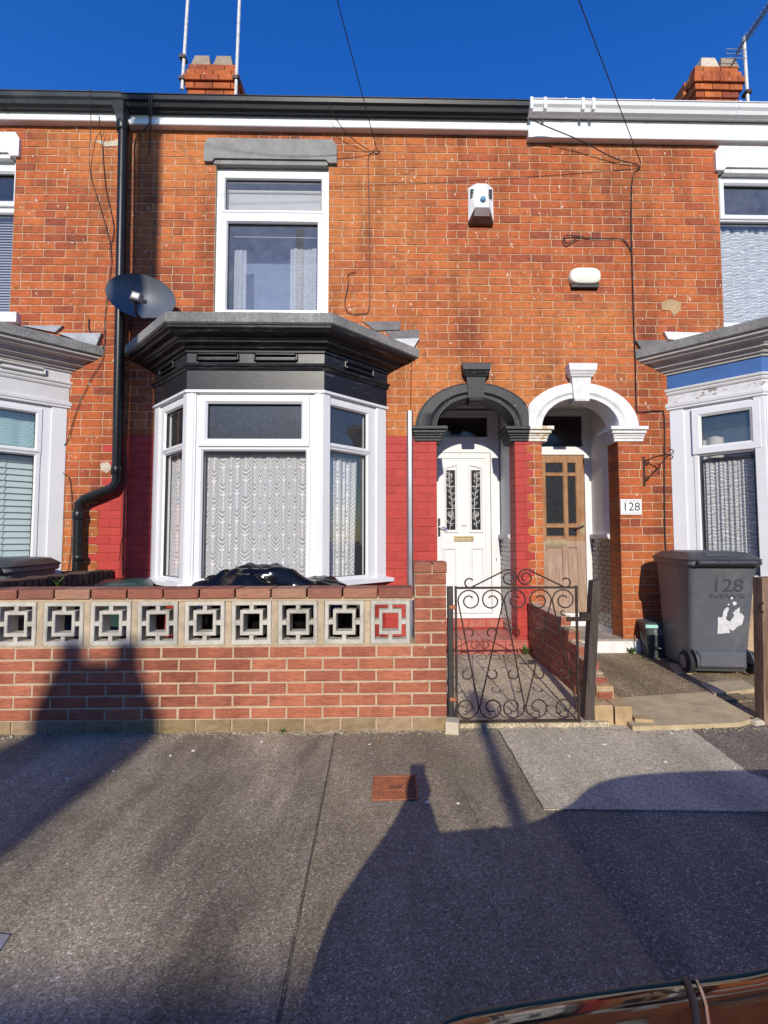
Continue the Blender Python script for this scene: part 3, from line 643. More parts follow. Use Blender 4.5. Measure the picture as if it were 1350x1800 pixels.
# ------------------------------------------------------------------ bays
PJ, DXB = 0.55, 0.568
T2 = math.tan(rad(22.5))
def plan(x0, x1, o):
    return [(x0 - o * math.sqrt(2), FY), (x0 + DXB - o * T2, FY - PJ - o), (x1 - DXB + o * T2, FY - PJ - o), (x1 + o * math.sqrt(2), FY)]
def sweep(name, parent, x0, x1, prof, mat, smooth=False):
    m = MB(); rings = [[(p[0], p[1], z) for p in plan(x0, x1, o)] for o, z in prof]
    rings.append(rings[0])
    m.loft(rings, caps=False, closed=False)
    n = len(prof); m.add([r[0] for r in rings[:-1]], [tuple(range(n))]); m.add([r[3] for r in rings[:-1]], [tuple(range(n))])
    return m.build(name, mat, parent, smooth)
def bay(parent, x0, x1, st):
    BLp, FLp, FRp, BRp = plan(x0, x1, 0)
    # felt roof and its upstand
    m = MB()
    rg = [[(p[0], p[1], z) for p in plan(x0, x1, o)] for o, z in [(0.0, 3.10), (0.235, 3.10), (0.25, 3.112), (0.252, 3.195), (0.235, 3.207), (0.1, 3.212)]]
    m.loft(rg, caps=False, closed=False)
    t = plan(x0, x1, 0.1); m.add([(t[0][0], FY, 3.262), (t[1][0], t[1][1], 3.212), (t[2][0], t[2][1], 3.212), (t[3][0], FY, 3.262)], [(0, 1, 2, 3)])
    m.add([(t[0][0], FY, 3.262), (t[0][0], FY, 3.21), (t[1][0], t[1][1], 3.212)], [(0, 1, 2)]); m.add([(t[3][0], FY, 3.262), (t[3][0], FY, 3.21), (t[2][0], t[2][1], 3.212)], [(0, 1, 2)])
    m.build('bay_roof', M['felt'], parent)
    sweep('cornice', parent, x0, x1, [(0.01, 3.098), (0.225, 3.098), (0.222, 3.078), (0.195, 3.066), (0.185, 3.050), (0.135, 3.036), (0.118, 3.012), (0.108, 3.010), (0.104, 2.992), (0.062, 2.975), (0.052, 2.952), (0.03, 2.945), (0.028, 2.925), (0.01, 2.92)], st['cornice'])
    lowm = st.get('drop', 0.0)
    sweep('upper_fascia', parent, x0, x1, [(-0.06, 2.925), (0.012, 2.925), (0.012, 2.823 - lowm), (-0.06, 2.823 - lowm)], st['upper'])
    sweep('fascia_moulding', parent, x0, x1, [(-0.05, 2.826 - lowm), (0.026, 2.826 - lowm), (0.034, 2.815 - lowm), (0.030, 2.800 - lowm), (0.018, 2.792 - lowm), (0.024, 2.780 - lowm), (0.016, 2.762 - lowm), (-0.05, 2.760 - lowm)], st['mould'])
    sweep('lower_fascia', parent, x0, x1, [(-0.06, 2.763 - lowm), (0.008, 2.763 - lowm), (0.008, 2.60 if st.get('drip') else 2.575), (-0.06, 2.575)], st['lower'])
    if st.get('drip'):
        sweep('fascia_drip', parent, x0, x1, [(-0.05, 2.625), (0.022, 2.620), (0.03, 2.60), (0.03, 2.575), (-0.05, 2.575)], st['mould'])
    sweep('window_head', parent, x0, x1, [(-0.05, 2.577), (0.022, 2.577), (0.022, 2.553), (0.008, 2.545), (-0.05, 2.545)], M['upvc'])
    sweep('sill', parent, x0, x1, [(-0.06, 0.812), (0.012, 0.812), (0.06, 0.80), (0.062, 0.765), (0.04, 0.762), (-0.06, 0.762)], M['upvc'])
    w_ = sweep('bay_base', parent, x0, x1, [(-0.08, 0.763), (0.0, 0.763), (0.0, 0.0), (-0.08, 0.0)], st['base'])
    # raised panels on the upper fascia
    for face, us in (((BLp, FLp), [(0.20, 0.52)]), ((FLp, FRp), [(0.10, 0.46), (0.63, 1.0)]), ((FRp, BRp), [(0.24, 0.58)])):
        if st.get('panels') is False: break
        Mx, L = face_matrix(*face)
        for a, b in us:
            f = MB(); f.M = Mx; z0, z1 = 2.845, 2.915
            f.bbox(a, b, -0.042, 0.0, z1 - 0.018, z1, 0.006); f.bbox(a, b, -0.042, 0.0, z0, z0 + 0.018, 0.006)
            f.bbox(a - 0.018, a - 0.0005, -0.038, 0.0, z0 + 0.006, z1 - 0.006, 0.005); f.bbox(b + 0.0005, b + 0.018, -0.038, 0.0, z0 + 0.006, z1 - 0.006, 0.005)
            f.box(a + 0.001, b - 0.001, -0.014, 0.0, z0 + 0.019, z1 - 0.019); f.build('fascia_panel', st['upper'], parent)
    ZS, ZH = 0.812, 2.546
    # corner posts and wall posts
    for P, ang in ((FLp, 1), (FRp, -1)):
        m = MB(); m.M = Matrix.Translation((P[0], P[1], 0))
        s_ = ang
        m.prism([(s_ * 0.085, -0.004), (s_ * 0.018, -0.004), (s_ * 0.0, -0.0105), (-s_ * 0.055, 0.045), (-s_ * 0.02, 0.10), (s_ * 0.085, 0.085)], 'z', ZS, ZH)
        m.prism([(s_ * 0.066, -0.011), (s_ * 0.024, -0.011), (s_ * 0.024, 0.0), (s_ * 0.066, 0.0)], 'z', ZS, ZH)
        m.build('corner_post', M['upvc'], parent)
    Mx, L = face_matrix(FLp, FRp)
    g0, g1 = st.get('front', (0.16, 1.12))
    window(parent, Mx, (0.086, L - 0.086, ZS, ZH), [(0.188, L - 0.205, 2.125, 2.452, 0.075, True, st.get('topglass', 'glass')), (0.150, L - 0.165, 0.842, 2.012, 0.05, False, 'glass')])
    sp = st.get('side_sash', False)
    for face, flip in (((BLp, FLp), False), ((FRp, BRp), True)):
        Mx, L = face_matrix(*face)
        u0, u1 = (0.255, L - 0.075) if not flip else (0.075, L - 0.255)
        e = 0.03 if sp else 0.0
        lights = [(u0 + e, u1 - e, 2.105 + e, 2.452 - e * 0.6, 0.055 + e, sp, st.get('sideglass', 'glass')), (u0, u1, 0.842, 2.03, 0.05, False, 'glass')]
        window(parent, Mx, (0.02 if not flip else 0.056, L - 0.056 if not flip else L - 0.02, ZS, ZH), lights)
        a = (0.0, 0.13) if not flip else (L - 0.13, L)
        m = MB(); m.M = Mx; m.bbox(a[0], a[1], -0.006, 0.09, ZS, ZH, 0.004); m.build('wall_post', M['upvc'], parent)
bay(HC, *bayC, dict(cornice=M['blackwood'], upper=M['blackwood'], mould=M['blackwood'], lower=M['blackwood'], base=M['red_joint'], topglass='glass_top'))
bay(HL, *bayL, dict(cornice=M['cornice_grey'], upper=M['upvc_grey'], mould=M['upvc_grey'], lower=M['upvc_grey'], base=M['red_joint'], drip=True))
bay(HR, *bayR, dict(cornice=M['cornice_grey'], upper=M['blue'], mould=M['upvc_grey'], lower=M['white_flake'], base=M['mortar'], drip=True, drop=0.055, panels=False, side_sash=True))
# flashings where the bay roofs meet the brickwork
def flash(parent, pts, mat, d=0.012):
    m = MB(); m.prism(pts, 'y', FY - d, FY + 0.004); m.build('flashing', mat, parent)
flash(HC, [(-0.305, 3.490), (0.092, 3.492), (0.092, 3.406), (-0.173, 3.392)], M['cementlead'])
flash(HC, [(-0.064, 3.387), (0.291, 3.408), (0.291, 3.309), (0.008, 3.301)], M['cementlead'], 0.011)
flash(HC, [(0.008, 3.295), (0.291, 3.306), (0.212, 3.173), (0.164, 3.210)], M['lead'], 0.03)
flash(HL, [(-3.843, 3.415), (-3.417, 3.418), (-3.490, 3.345)], M['lead'], 0.03)
flash(HL, [(-3.461, 3.333), (-3.010, 3.336), (-3.064, 3.190), (-3.135, 3.214)], M['lead'], 0.04)
flash(HR, [(2.902, 3.394), (3.365, 3.385), (3.053, 3.302), (2.943, 3.314)], M['white_mas'], 0.03)
flash(HR, [(2.591, 3.293), (2.942, 3.301), (2.803, 3.176), (2.668, 3.175)], M['cementlead'], 0.035)

# ------------------------------------------------------------------ eaves: fascias, gutters, downpipe
def eaves(parent, x0, x1, zf0, zf1, yf, gmat, fmat, gz, lip=True):
    part_box('fascia_board', fmat, parent, x0, x1, yf, FY + 0.02, zf0, zf1, c=0.004)
    if lip: part_box('fascia_batten', fmat, parent, x0 + 0.001, x1 - 0.001, yf - 0.022, yf + 0.001, zf0 + 0.001, zf0 + 0.058, c=0.006)
    m = MB(); y1 = yf - 0.008; z0 = gz
    prof = [(y1, z0 + 0.105), (y1, z0), (y1 - 0.045, z0 - 0.004), (y1 - 0.075, z0 + 0.012), (y1 - 0.088, z0 + 0.045), (y1 - 0.108, z0 + 0.066), (y1 - 0.118, z0 + 0.104), (y1 - 0.126, z0 + 0.106), (y1 - 0.126, z0 + 0.114), (y1 - 0.110, z0 + 0.112), (y1 - 0.10, z0 + 0.07), (y1 - 0.07, z0 + 0.03), (y1 - 0.006, z0 + 0.01), (y1 - 0.006, z0 + 0.105)]
    m.prism(prof, 'x', x0, x1); go = m.build('gutter', gmat, parent)
    x = x0 + 0.35
    while x < x1 - 0.1:
        b = MB(); b.prism([(y1 - 0.001, z0 - 0.002), (y1 - 0.045, z0 - 0.009), (y1 - 0.079, z0 + 0.008), (y1 - 0.093, z0 + 0.044), (y1 - 0.113, z0 + 0.064), (y1 - 0.123, z0 + 0.103), (y1 - 0.131, z0 + 0.103), (y1 - 0.131, z0 + 0.118), (y1 - 0.001, z0 + 0.118)], 'x', x, x + 0.022); b.build('gutter_bracket', gmat, go)
        x += 0.93
eaves(HL, -7.2, -2.80, 5.605, 5.79, FY - 0.055, M['gutgrey'], M['upvc'], 5.715)
eaves(HC, -2.799, 1.468, 5.575, 5.78, FY - 0.055, M['black'], M['upvc'], 5.70)
eaves(HR, 1.469, 5.8, 5.50, 5.745, FY - 0.075, M['upvc'], M['upvc'], 5.70, lip=False)
m = MB()
for xx in (1.455, 1.60, 2.0, 2.11): m.box(xx, xx + 0.03, FY - 0.213, FY - 0.08, 5.695, 5.822)
m.build('gutter_union', M['upvc'], HR)
# black downpipe with swan neck
dp = MB(); py = FY - 0.085
dp.tube([(-2.83, FY - 0.10, 5.71), (-2.83, py, 5.60), (-2.822, py, 5.5), (-2.777, py, 1.786), (-2.821, py, 1.717), (-3.089, py, 1.607), (-3.144, py, 1.556), (-3.146, py, 1.447), (-3.133, py, 0.05)], 0.047, 14)
dpo = dp.build('downpipe', M['black'], HC, rad(40))
def sock(x, z, h=0.1, r=0.056):
    s_ = MB(); s_.lathe([(r - .004, 0), (r, 0.006), (r, h - 0.006), (r - .004, h)], (x, py, z), 16); s_.build('pipe_socket', M['black'], dpo, rad(40))
sock(-2.828, 5.48, 0.12, 0.06); sock(-2.779, 1.850, 0.09); sock(-3.145, 1.430 - 0.03, 0.08); sock(-3.130, 0.991, 0.05)
ho = MB(); ho.loft([[(-2.90, 4.70, 5.72), (-2.76, 4.70, 5.72), (-2.76, 4.84, 5.72), (-2.90, 4.84, 5.72)], [(-2.87, 4.745, 5.62), (-2.79, 4.745, 5.62), (-2.79, 4.84, 5.62), (-2.87, 4.84, 5.62)], [(-2.865, 4.765, 5.55), (-2.795, 4.765, 5.55), (-2.795, 4.84, 5.55), (-2.865, 4.84, 5.55)]])
ho.build('pipe_hopper', M['gutgrey'], dpo)

# ------------------------------------------------------------------ door arches
def arch(parent, cx, mat, immat_l, immat_r, keymat, xl, xr, ro, h_out):
    ri, hi = 0.405, 0.31
    zs = 2.365
    m = MB(); n = 28
    prof = [(0.0, 0.10), (0.0, -0.012), (0.12, -0.020), (0.135, -0.034), (0.62, -0.034), (0.70, -0.022), (0.76, -0.014), (0.86, -0.014), (0.90, -0.026), (0.97, -0.026), (1.0, -0.012), (1.0, 0.24)]
    rings = []
    for i in range(n + 1):
        a = PI - PI * i / n
        ring = []
        for t_, d in prof:
            rx = ro + (ri - ro) * t_; rz = h_out + (hi - h_out) * t_
            x = cx + rx * math.cos(a); z = zs + rz * math.sin(a)
            x = min(max(x, xl), xr)
            ring.append((x, FY + d, z))
        rings.append(ring)
    m.loft(rings, caps=True, closed=True)
    ao = m.build('arch', mat, parent, rad(35))
    zi = 2.215
    for sgn, im, a, b in ((-1, immat_l, max(cx - ro - 0.012, xl), cx - ri + 0.045), (1, immat_r, cx + ri - 0.045, min(cx + ro + 0.04, xr))):
        k = MB()
        for z0, z1, e in ((2.215, 2.245, 0.004), (2.2452, 2.272, 0.012), (2.2722, 2.295, 0.020), (2.2952, 2.330, 0.040), (2.3302, 2.368, 0.062)):
            ia, ib = (a, b + e) if sgn < 0 else (a - e, b)
            if sgn < 0 and a > xl + 0.001: ia = a - e * 0.5
            if sgn > 0 and b < xr - 0.001: ib = b + e * 0.5
            k.bbox(ia, ib, FY - e - 0.012, FY + 0.27, z0, z1, 0.006)
        k.build('impost', im, parent)
    k = MB()
    def kw(z): return 0.075 + (z - 2.62) * 0.10
    def ring(z, d, e=0.0): return [(cx - kw(z) - e, FY - d, z), (cx + kw(z) + e, FY - d, z), (cx + kw(z) + e, FY + 0.1, z), (cx - kw(z) - e, FY + 0.1, z)]
    k.loft([ring(2.618, 0.05, -0.01), ring(2.63, 0.075), ring(2.65, 0.08), ring(2.665, 0.058), ring(2.885, 0.072)])
    k.loft([ring(2.886, 0.085, 0.012), ring(2.905, 0.092, 0.016), ring(2.91, 0.10, 0.022), ring(2.93, 0.108, 0.026), ring(2.945, 0.12, 0.034), ring(3.012, 0.12, 0.036), ring(3.018, 0.112, 0.03)])
    k.build('keystone', keymat, parent)
arch(HC, 0.878, M['blackmas'], M['blackmas'], M['blackmas'], M['blackmas'], 0.2, 1.430, 0.632, 0.475)
arch(HR, 1.985, M['white_mas'], M['white_imp'], M['white_mas'], M['white_mas'], 1.4345, 2.75, 0.625, 0.478)

# ------------------------------------------------------------------ porches and doors
def reveal_tiles(parent, x, side, z0, z1, y0, y1, mat, cell=(0.15, 0.052)):
    """embossed dado tiles on a porch wall; side = -1: face looks to -x"""
    o = None; m = MB()
    m.box(min(x, x + side * -0.02), max(x, x + side * -0.02), y0, y1, z0, z1)
    base = m.build('dado', M['dado'] if mat is M['dado'] else M['dado_grey'], parent)
    me = {}
    n = 0; z = z0 + 0.004; r = 0
    while z + cell[1] < z1 + 0.002:
        y = y0 + 0.004 - (cell[0] / 2 if r % 2 else 0)
        while y < y1 - 0.02:
            a, b = max(y, y0 + 0.003), min(y + cell[0] - 0.006, y1 - 0.003)
            if b - a > 0.02:
                t = MB(); e = 0.010; xf = x + side * 0.0005
                t.loft([[(x + side * 0.0, a, z), (x + side * 0.0, b, z), (x + side * 0.0, b, z + cell[1] - 0.006), (x, a, z + cell[1] - 0.006)],
                        [(x + side * 0.008, a + 0.006, z + 0.006), (x + side * 0.008, b - 0.006, z + 0.006), (x + side * 0.008, b - 0.006, z + cell[1] - 0.012), (x + side * 0.008, a + 0.006, z + cell[1] - 0.012)]])
                t.build('tile', mat, base); n += 1
            y += cell[0]
        z += cell[1]; r += 1
def porch(parent, x0, x1, zf, dado_mat, upper_mat):
    yb = 5.74
    m = MB(); xi0, xi1 = x0 - 0.012, x1 + 0.012
    y0 = FY + 0.245
    m.box(xi0 - 0.08, xi0, y0, yb, 0.05, 2.80); m.box(xi1, xi1 + 0.08, y0, yb, 0.05, 2.80); m.box(xi0, xi1, FY + 0.225, yb, 2.76, 2.80)
    m.build('porch_wall', upper_mat, parent)
    zd = 1.21
    for x, side in ((xi1 - 0.001, -1), (xi0 + 0.001, 1)):
        r = MB()
        a, b = (x - 0.035, x) if side < 0 else (x, x + 0.035)
        r.box(a, b, y0, 5.63, zd, zd + 0.035); r.box(a + (0.012 if side < 0 else 0), b - (0 if side < 0 else 0.012), y0, 5.63, zd - 0.02, zd)
        r.build('dado_rail', upper_mat, parent)
        if side < 0: reveal_tiles(parent, x - 0.002, side, zf, zd - 0.021, y0, 5.63, dado_mat)
M['plaster_grey'] = pm('grey_white_gloss', (0.50, 0.51, 0.52), 0.5, 0.06, 4, bmp=0.2, bscale=30)
porch(HC, 0.472, 1.285, 0.165, M['dado_grey'], M['plaster_grey'])
porch(HR, 1.58, 2.382, 0.215, M['dado'], M['plaster'])
# centre porch: red tiled steps, single tiles laid on a block
st = MB(); st.box(0.474, 1.40, FY - 0.04, 5.53, 0.0, 0.158); st.box(0.474, 1.296, 5.53, 5.75, 0.0, 0.262); so = st.build('door_step', M['red_joint'], HC)
def tile(parent, mat, x0, x1, y0, y1, z0, z1, c=0.004):
    t = MB(); t.loft([[(x0, y0, z0), (x1, y0, z0), (x1, y1, z0), (x0, y1, z0)], [(x0, y0, z1 - c), (x1, y0, z1 - c), (x1, y1, z1 - c), (x0, y1, z1 - c)], [(x0 + c, y0 + c, z1), (x1 - c, y0 + c, z1), (x1 - c, y1 - c, z1), (x0 + c, y1 - c, z1)]])
    return t.build('tile', mat, parent)
for i in range(4):
    for j in range(3):
        tile(so, M['quarry'], 0.478 + i * 0.226, 0.478 + i * 0.226 + 0.221, FY - 0.045 + j * 0.192, FY - 0.045 + j * 0.192 + 0.187, 0.155, 0.168)
    t = MB(); t.bbox(0.478 + i * 0.226, 0.478 + i * 0.226 + 0.221, FY - 0.052, FY - 0.03, 0.012, 0.153, 0.004); t.build('tile', M['quarry'], so)
    if i < 4: 
        a = 0.478 + i * 0.204; t = MB(); t.bbox(a, a + 0.199, 5.518, 5.54, 0.172, 0.258, 0.004); t.build('tile', M['quarry'], so)
# white panelled door
DY = 5.65
def door_frame(parent, x0, x1, z0, z1, ztr, mat, fan, leaf):
    m = MB(); cells(m, x0, x1, z0, z1, DY - 0.035, DY + 0.06, [leaf, fan]); f = m.build('door_frame', mat, parent)
    return f
leafC = (0.525, 1.183, 0.315, 2.228)
dfr = door_frame(HC, 0.43, 1.286, 0.262, 2.74, 2.25, M['upvc'], (0.512, 1.148, 2.415, 2.660), leafC)
p = MB(); p.box(0.515, 1.145, DY - 0.004, DY + 0.004, 2.418, 2.657); p.build('fanlight', M['glass_fan'], dfr)
f = MB(); f.frame(0.494, 1.166, 2.397, 2.678, scale_prof(0.02, DY - 0.047)); f.build('glazing_bead', M['upvc'], dfr)
d = MB(); gl = [(0.65, 0.756), (0.951, 1.058)]; ZG0, ZG1 = 1.301, 2.018
cells(d, leafC[0] + 0.004, leafC[1] - 0.004, leafC[2] + 0.004, leafC[3] - 0.004, DY - 0.02, DY + 0.03, [(a, b, ZG0, ZG1) for a, b in gl])
door = d.build('door', M['upvc'], HC)
f = MB(); f.frame(leafC[0] + 0.006, leafC[1] - 0.006, leafC[2] + 0.006, leafC[3] - 0.006, [(0.0, DY - 0.018), (0.0, DY - 0.03), (0.06, DY - 0.03), (0.066, DY - 0.022), (0.066, DY - 0.018)]); f.build('door_sash', M['upvc'], door)
for a, b in gl:
    inner = a if a > 0.8 else b
    f = MB()   # moulded surround with a top that slopes towards the middle of the door
    e = 0.035; hi_, lo_ = ZG1 + 0.075, ZG1 + 0.04
    zl, zr = (lo_, hi_) if a < 0.8 else (hi_, lo_)
    rings = []
    for ins, dd in ((0.0, DY - 0.019), (0.003, DY - 0.034), (0.014, DY - 0.036), (0.024, DY - 0.026), (0.032, DY - 0.021)):
        rings.append([(a - e + ins, dd, ZG0 - e + ins), (b + e - ins, dd, ZG0 - e + ins), (b + e - ins, dd, zr - ins), (a - e + ins, dd, zl - ins)])
    f.loft(rings, caps=False); f.build('door_moulding', M['upvc'], door)
    p = MB(); p.box(a - 0.003, b + 0.003, DY - 0.008, DY + 0.0, ZG0 - 0.003, ZG1 + 0.003); p.build('pane', M['glass_dark'], door)
    # white leaded rose on the dark glass
    L = MB(); yl = DY - 0.0095; c = (a + b) / 2; sg = 1 if a < 0.8 else -1
    def P(u, v): return (c + sg * u, yl, v)
    stem = [P(0.018 * math.sin(v * 9.0), v) for v in [ZG0 + 0.01 + (ZG1 - ZG0 - 0.02) * i / 40 for i in range(41)]]
    L.tube(stem, 0.0022, 5)
    for zz in (ZG0 + 0.255, ZG0 + 0.525): L.tube([(a, yl, zz), (b, yl, zz)], 0.0022, 5)
    def loopleaf(u, v, ang, ln, wd):
        pts = []
        for i in range(13):
            t_ = 2 * PI * i / 12; lx = ln * (1 - math.cos(t_)) / 2; ly = wd * math.sin(t_) * (0.6 + 0.4 * math.cos(t_))
            pts.append(P(u + lx * math.cos(ang) - ly * math.sin(ang), v + lx * math.sin(ang) + ly * math.cos(ang)))
        L.tube(pts, 0.002, 5, False)
    for i in range(9):
        v = ZG0 + 0.05 + i * 0.073
        if i == 2: continue
        u = 0.018 * math.sin(v * 9.0)
        loopleaf(u, v, rad(40), 0.05, 0.016); loopleaf(u, v + 0.03, rad(140), 0.05, 0.016)
    for r_ in (0.012, 0.024, 0.036):
        L.tube([P(r_ * math.cos(q * PI / 6 + r_ * 60), ZG0 + 0.19 + r_ * math.sin(q * PI / 6 + r_ * 60)) for q in range(12)], 0.002, 5)
    loopleaf(-0.01, ZG1 - 0.11, rad(75), 0.08, 0.026)
    L.build('glass_leading', M['leading'], door)
for a, b in ((0.60, 0.775), (0.930, 1.100)):
    f = MB(); f.frame(a, b, 0.40, 1.095, [(0.0, DY - 0.019), (0.004, DY - 0.033), (0.018, DY - 0.034), (0.03, DY - 0.022), (0.034, DY - 0.021)]); f.build('door_moulding', M['upvc'], door)
f = MB(); f.frame(0.735, 0.972, 1.165, 1.228, [(0.0, DY - 0.019), (0.003, DY - 0.036), (0.014, DY - 0.036), (0.018, DY - 0.026)]); f.box(0.752, 0.955, DY - 0.027, DY - 0.019, 1.182, 1.211); lb = f.build('letterbox', M['brass'], door)
f = MB(); f.tube([(0.560, DY - 0.03, 1.335), (0.560, DY - 0.075, 1.335), (0.60, DY - 0.08, 1.33), (0.652, DY - 0.075, 1.305)], 0.009, 8); f.bbox(0.545, 0.575, DY - 0.036, DY - 0.018, 1.22, 1.44); f.build('handle', M['chrome'], door)
f = MB(); f.box(0.825, 0.895, DY - 0.0215, DY - 0.0203, 1.352, 1.356); f.box(0.83, 0.89, DY - 0.0215, DY - 0.0203, 1.342, 1.346); f.build('small_notice', M['ink'], door)
part_box('letter_lock', M['chrome'], dfr, 1.232, 1.242, DY - 0.04, DY - 0.034, 0.93, 0.965)

# right porch: stone floor with a white front edge, wooden door
st = MB(); st.bbox(1.475, 2.67, FY - 0.03, 5.75, 0.0, 0.150, 0.006); so = st.build('door_step', M['white_mas'], HR)
for j, (ya, yb2) in enumerate(((4.86, 5.10), (5.107, 5.36), (5.367, 5.60))):
    for i in range(4):
        xa = 1.49 + i * 0.29 - (0.1 if j % 2 else 0.0)
        a, b = max(xa, 1.49), min(xa + 0.284, 2.66 if j == 0 else 2.372)
        if b - a > 0.05: tile(so, M['stonefloor'], a, b, ya, yb2, 0.149, 0.164 + random.uniform(0, 0.003))
t = MB(); t.bbox(1.55, 2.375, 5.605, 5.75, 0.148, 0.30, 0.006); t.build('threshold', M['white_mas'], HR)
leafR = (1.597, 2.317, 0.312, 2.204)
dfr = door_frame(HR, 1.54, 2.394, 0.30, 2.755, 2.25, M['upvc'], (1.60, 2.300, 2.300, 2.680), leafR)
p = MB(); p.box(1.595, 2.305, DY - 0.004, DY + 0.004, 2.295, 2.685); p.build('fanlight', M['glass_fan'], dfr)
cols = [(1.683, 1.802), (1.844, 2.069), (2.110, 2.222)]; rows = [(1.981, 2.112), (1.367, 1.952), (1.217, 1.329)]
d = MB(); cells(d, leafR[0] + 0.003, leafR[1] - 0.003, leafR[2] + 0.003, 1.165, DY - 0.02, DY + 0.025, [(1.683, 1.80, 0.43, 1.09), (1.845, 2.045, 0.43, 1.09), (2.098, 2.225, 0.43, 1.09)])
d.mi = 1; cells(d, leafR[0] + 0.003, leafR[1] - 0.003, 1.165, leafR[3] - 0.003, DY - 0.02, DY + 0.025, [(a, b, c, e) for a, b in cols for c, e in rows], lambda x, z: 1)
d.mi = 0
door = d.build('door', [M['woodgrey'], M['wooddoor']], HR)
for a, b in ((1.683, 1.80), (1.845, 2.045), (2.098, 2.225)):
    f = MB(); f.frame(a, b, 0.43, 1.09, [(0.0, DY - 0.02), (0.012, DY - 0.006), (0.012, DY)]); f.box(a + 0.01, b - 0.01, DY - 0.006, DY + 0.01, 0.44, 1.08); f.build('door_panel', M['woodgrey'], door)
for a, b in cols:
    for c, e in rows:
        p = MB(); p.box(a - 0.004, b + 0.004, DY - 0.006, DY + 0.002, c - 0.004, e + 0.004); p.build('pane', M['glass_dark'], door)
        f = MB(); f.frame(a - 0.002, b + 0.002, c - 0.002, e + 0.002, [(0.0, DY - 0.0195), (0.004, DY - 0.024), (0.012, DY - 0.012), (0.012, DY - 0.004)]); f.build('glazing_bead', M['wooddoor'], door)
for k_ in range(9):      # segmental head over the top centre pane
    pass
f = MB(); f.lathe([(0.0, 0.0), (0.045, 0.0), (0.045, 0.012), (0.04, 0.016), (0.0, 0.016)], (0, 0, 0), 20)
lb = MB(); n = 12
ring = [(1.965 + 0.10 * (1 if math.cos(2 * PI * i / 24) > 0 else -1) + 0.036 * math.cos(2 * PI * i / 24), 1.145 + 0.036 * math.sin(2 * PI * i / 24)) for i in range(24)]
lb.prism(ring, 'y', DY - 0.032, DY - 0.018); lb.box(1.87, 2.06, DY - 0.038, DY - 0.031, 1.128, 1.162); lb.build('letterbox', M['brass'], door)
h = MB(); ring = [(2.278 + 0.032 * math.cos(2 * PI * i / 24), 1.315 + 0.085 * math.sin(2 * PI * i / 24)) for i in range(24)]
h.prism(ring, 'y', DY - 0.027, DY - 0.018); h.build('handle_plate', M['brass'], door)
h = MB(); h.tube([(2.28, DY - 0.02, 1.345), (2.28, DY - 0.065, 1.345), (2.24, DY - 0.068, 1.335), (2.19, DY - 0.06, 1.318)], 0.009, 8); h.build('handle', M['iron'], door)

# ------------------------------------------------------------------ chimneys
def chimney(parent, cx, y0, w_, dp_, zb, zt, pots, stepped=True):
    m = MB(); m.box(cx - w_ / 2 + 0.012, cx + w_ / 2 - 0.012, y0 + 0.012, y0 + dp_, zb - 1.2, zt - 0.01); co = m.build('chimney', M['mortar'], parent)
    z = zb - 0.6; row = 0
    n = int((zt - z) / C)
    for r in range(n):
        k = n - 1 - r
        out = {0: 0.012, 1: 0.03, 2: 0.06, 3: 0.035, 4: 0.015}.get(k, 0.0)
        zz = zt - (k + 1) * C
        a = cx - w_ / 2 - out; b = cx + w_ / 2 + out; x = a - (0.112 if r % 2 else 0)
        while x < b - 0.01:
            s0, s1 = max(x, a), min(x + 0.2245, b)
            if s1 - s0 > 0.04: brick(co, M['brick'], (s0 + s1) / 2, y0 - out, zz, s1 - s0 - 0.008, C - 0.01, 0.12)
            x += 0.2245
        for side in (-1, 1):
            y = y0 - out + 0.11 + (0.112 if r % 2 else 0)
            xs = a if side < 0 else b
            while y < y0 + dp_:
                e = min(y + 0.216, y0 + dp_)
                if e - y > 0.04:
                    t = brick(co, M['brick'], xs, (y + e) / 2, zz, e - y, C - 0.01, 0.10, rot=0.0)
                    t.rotation_euler = (0, 0, -PI / 2 if side < 0 else PI / 2); t.location.y = (y + e) / 2
                y = e + 0.008
    for px_, py_, mt in pots:
        q = MB(); b0, b1, hh = 0.125, 0.088, 0.17
        q.loft([[(px_ - s, py_ - s, zt), (px_ + s, py_ - s, zt), (px_ + s, py_ + s, zt), (px_ - s, py_ + s, zt)] if i == 0 else [(px_ - s, py_ - s, zt + hh), (px_ + s, py_ - s, zt + hh), (px_ + s, py_ + s, zt + hh), (px_ - s, py_ + s, zt + hh)] for i, s in enumerate((b0, b1))])
        q.box(px_ - b1 + 0.03, px_ + b1 - 0.03, py_ - b1 + 0.03, py_ + b1 - 0.03, zt + hh, zt + hh + 0.003)
        q.build('chimney_pot', mt, co)
    return co
c1x = (-2.554 + -1.925) / 2; c2x = (3.846 + 4.476) / 2
chimney(HC, c1x, 5.66, 0.57, 0.62, 6.6, 7.13, [(-2.394, 5.80, M['pot']), (-2.119, 5.80, M['pot'])])
chimney(HR, c2x, 5.66, 0.55, 0.75, 6.6, 7.23, [(4.096, 5.80, M['pot_pale']), (4.354, 5.80, M['pot']), (4.096, 6.2, M['pot'])])

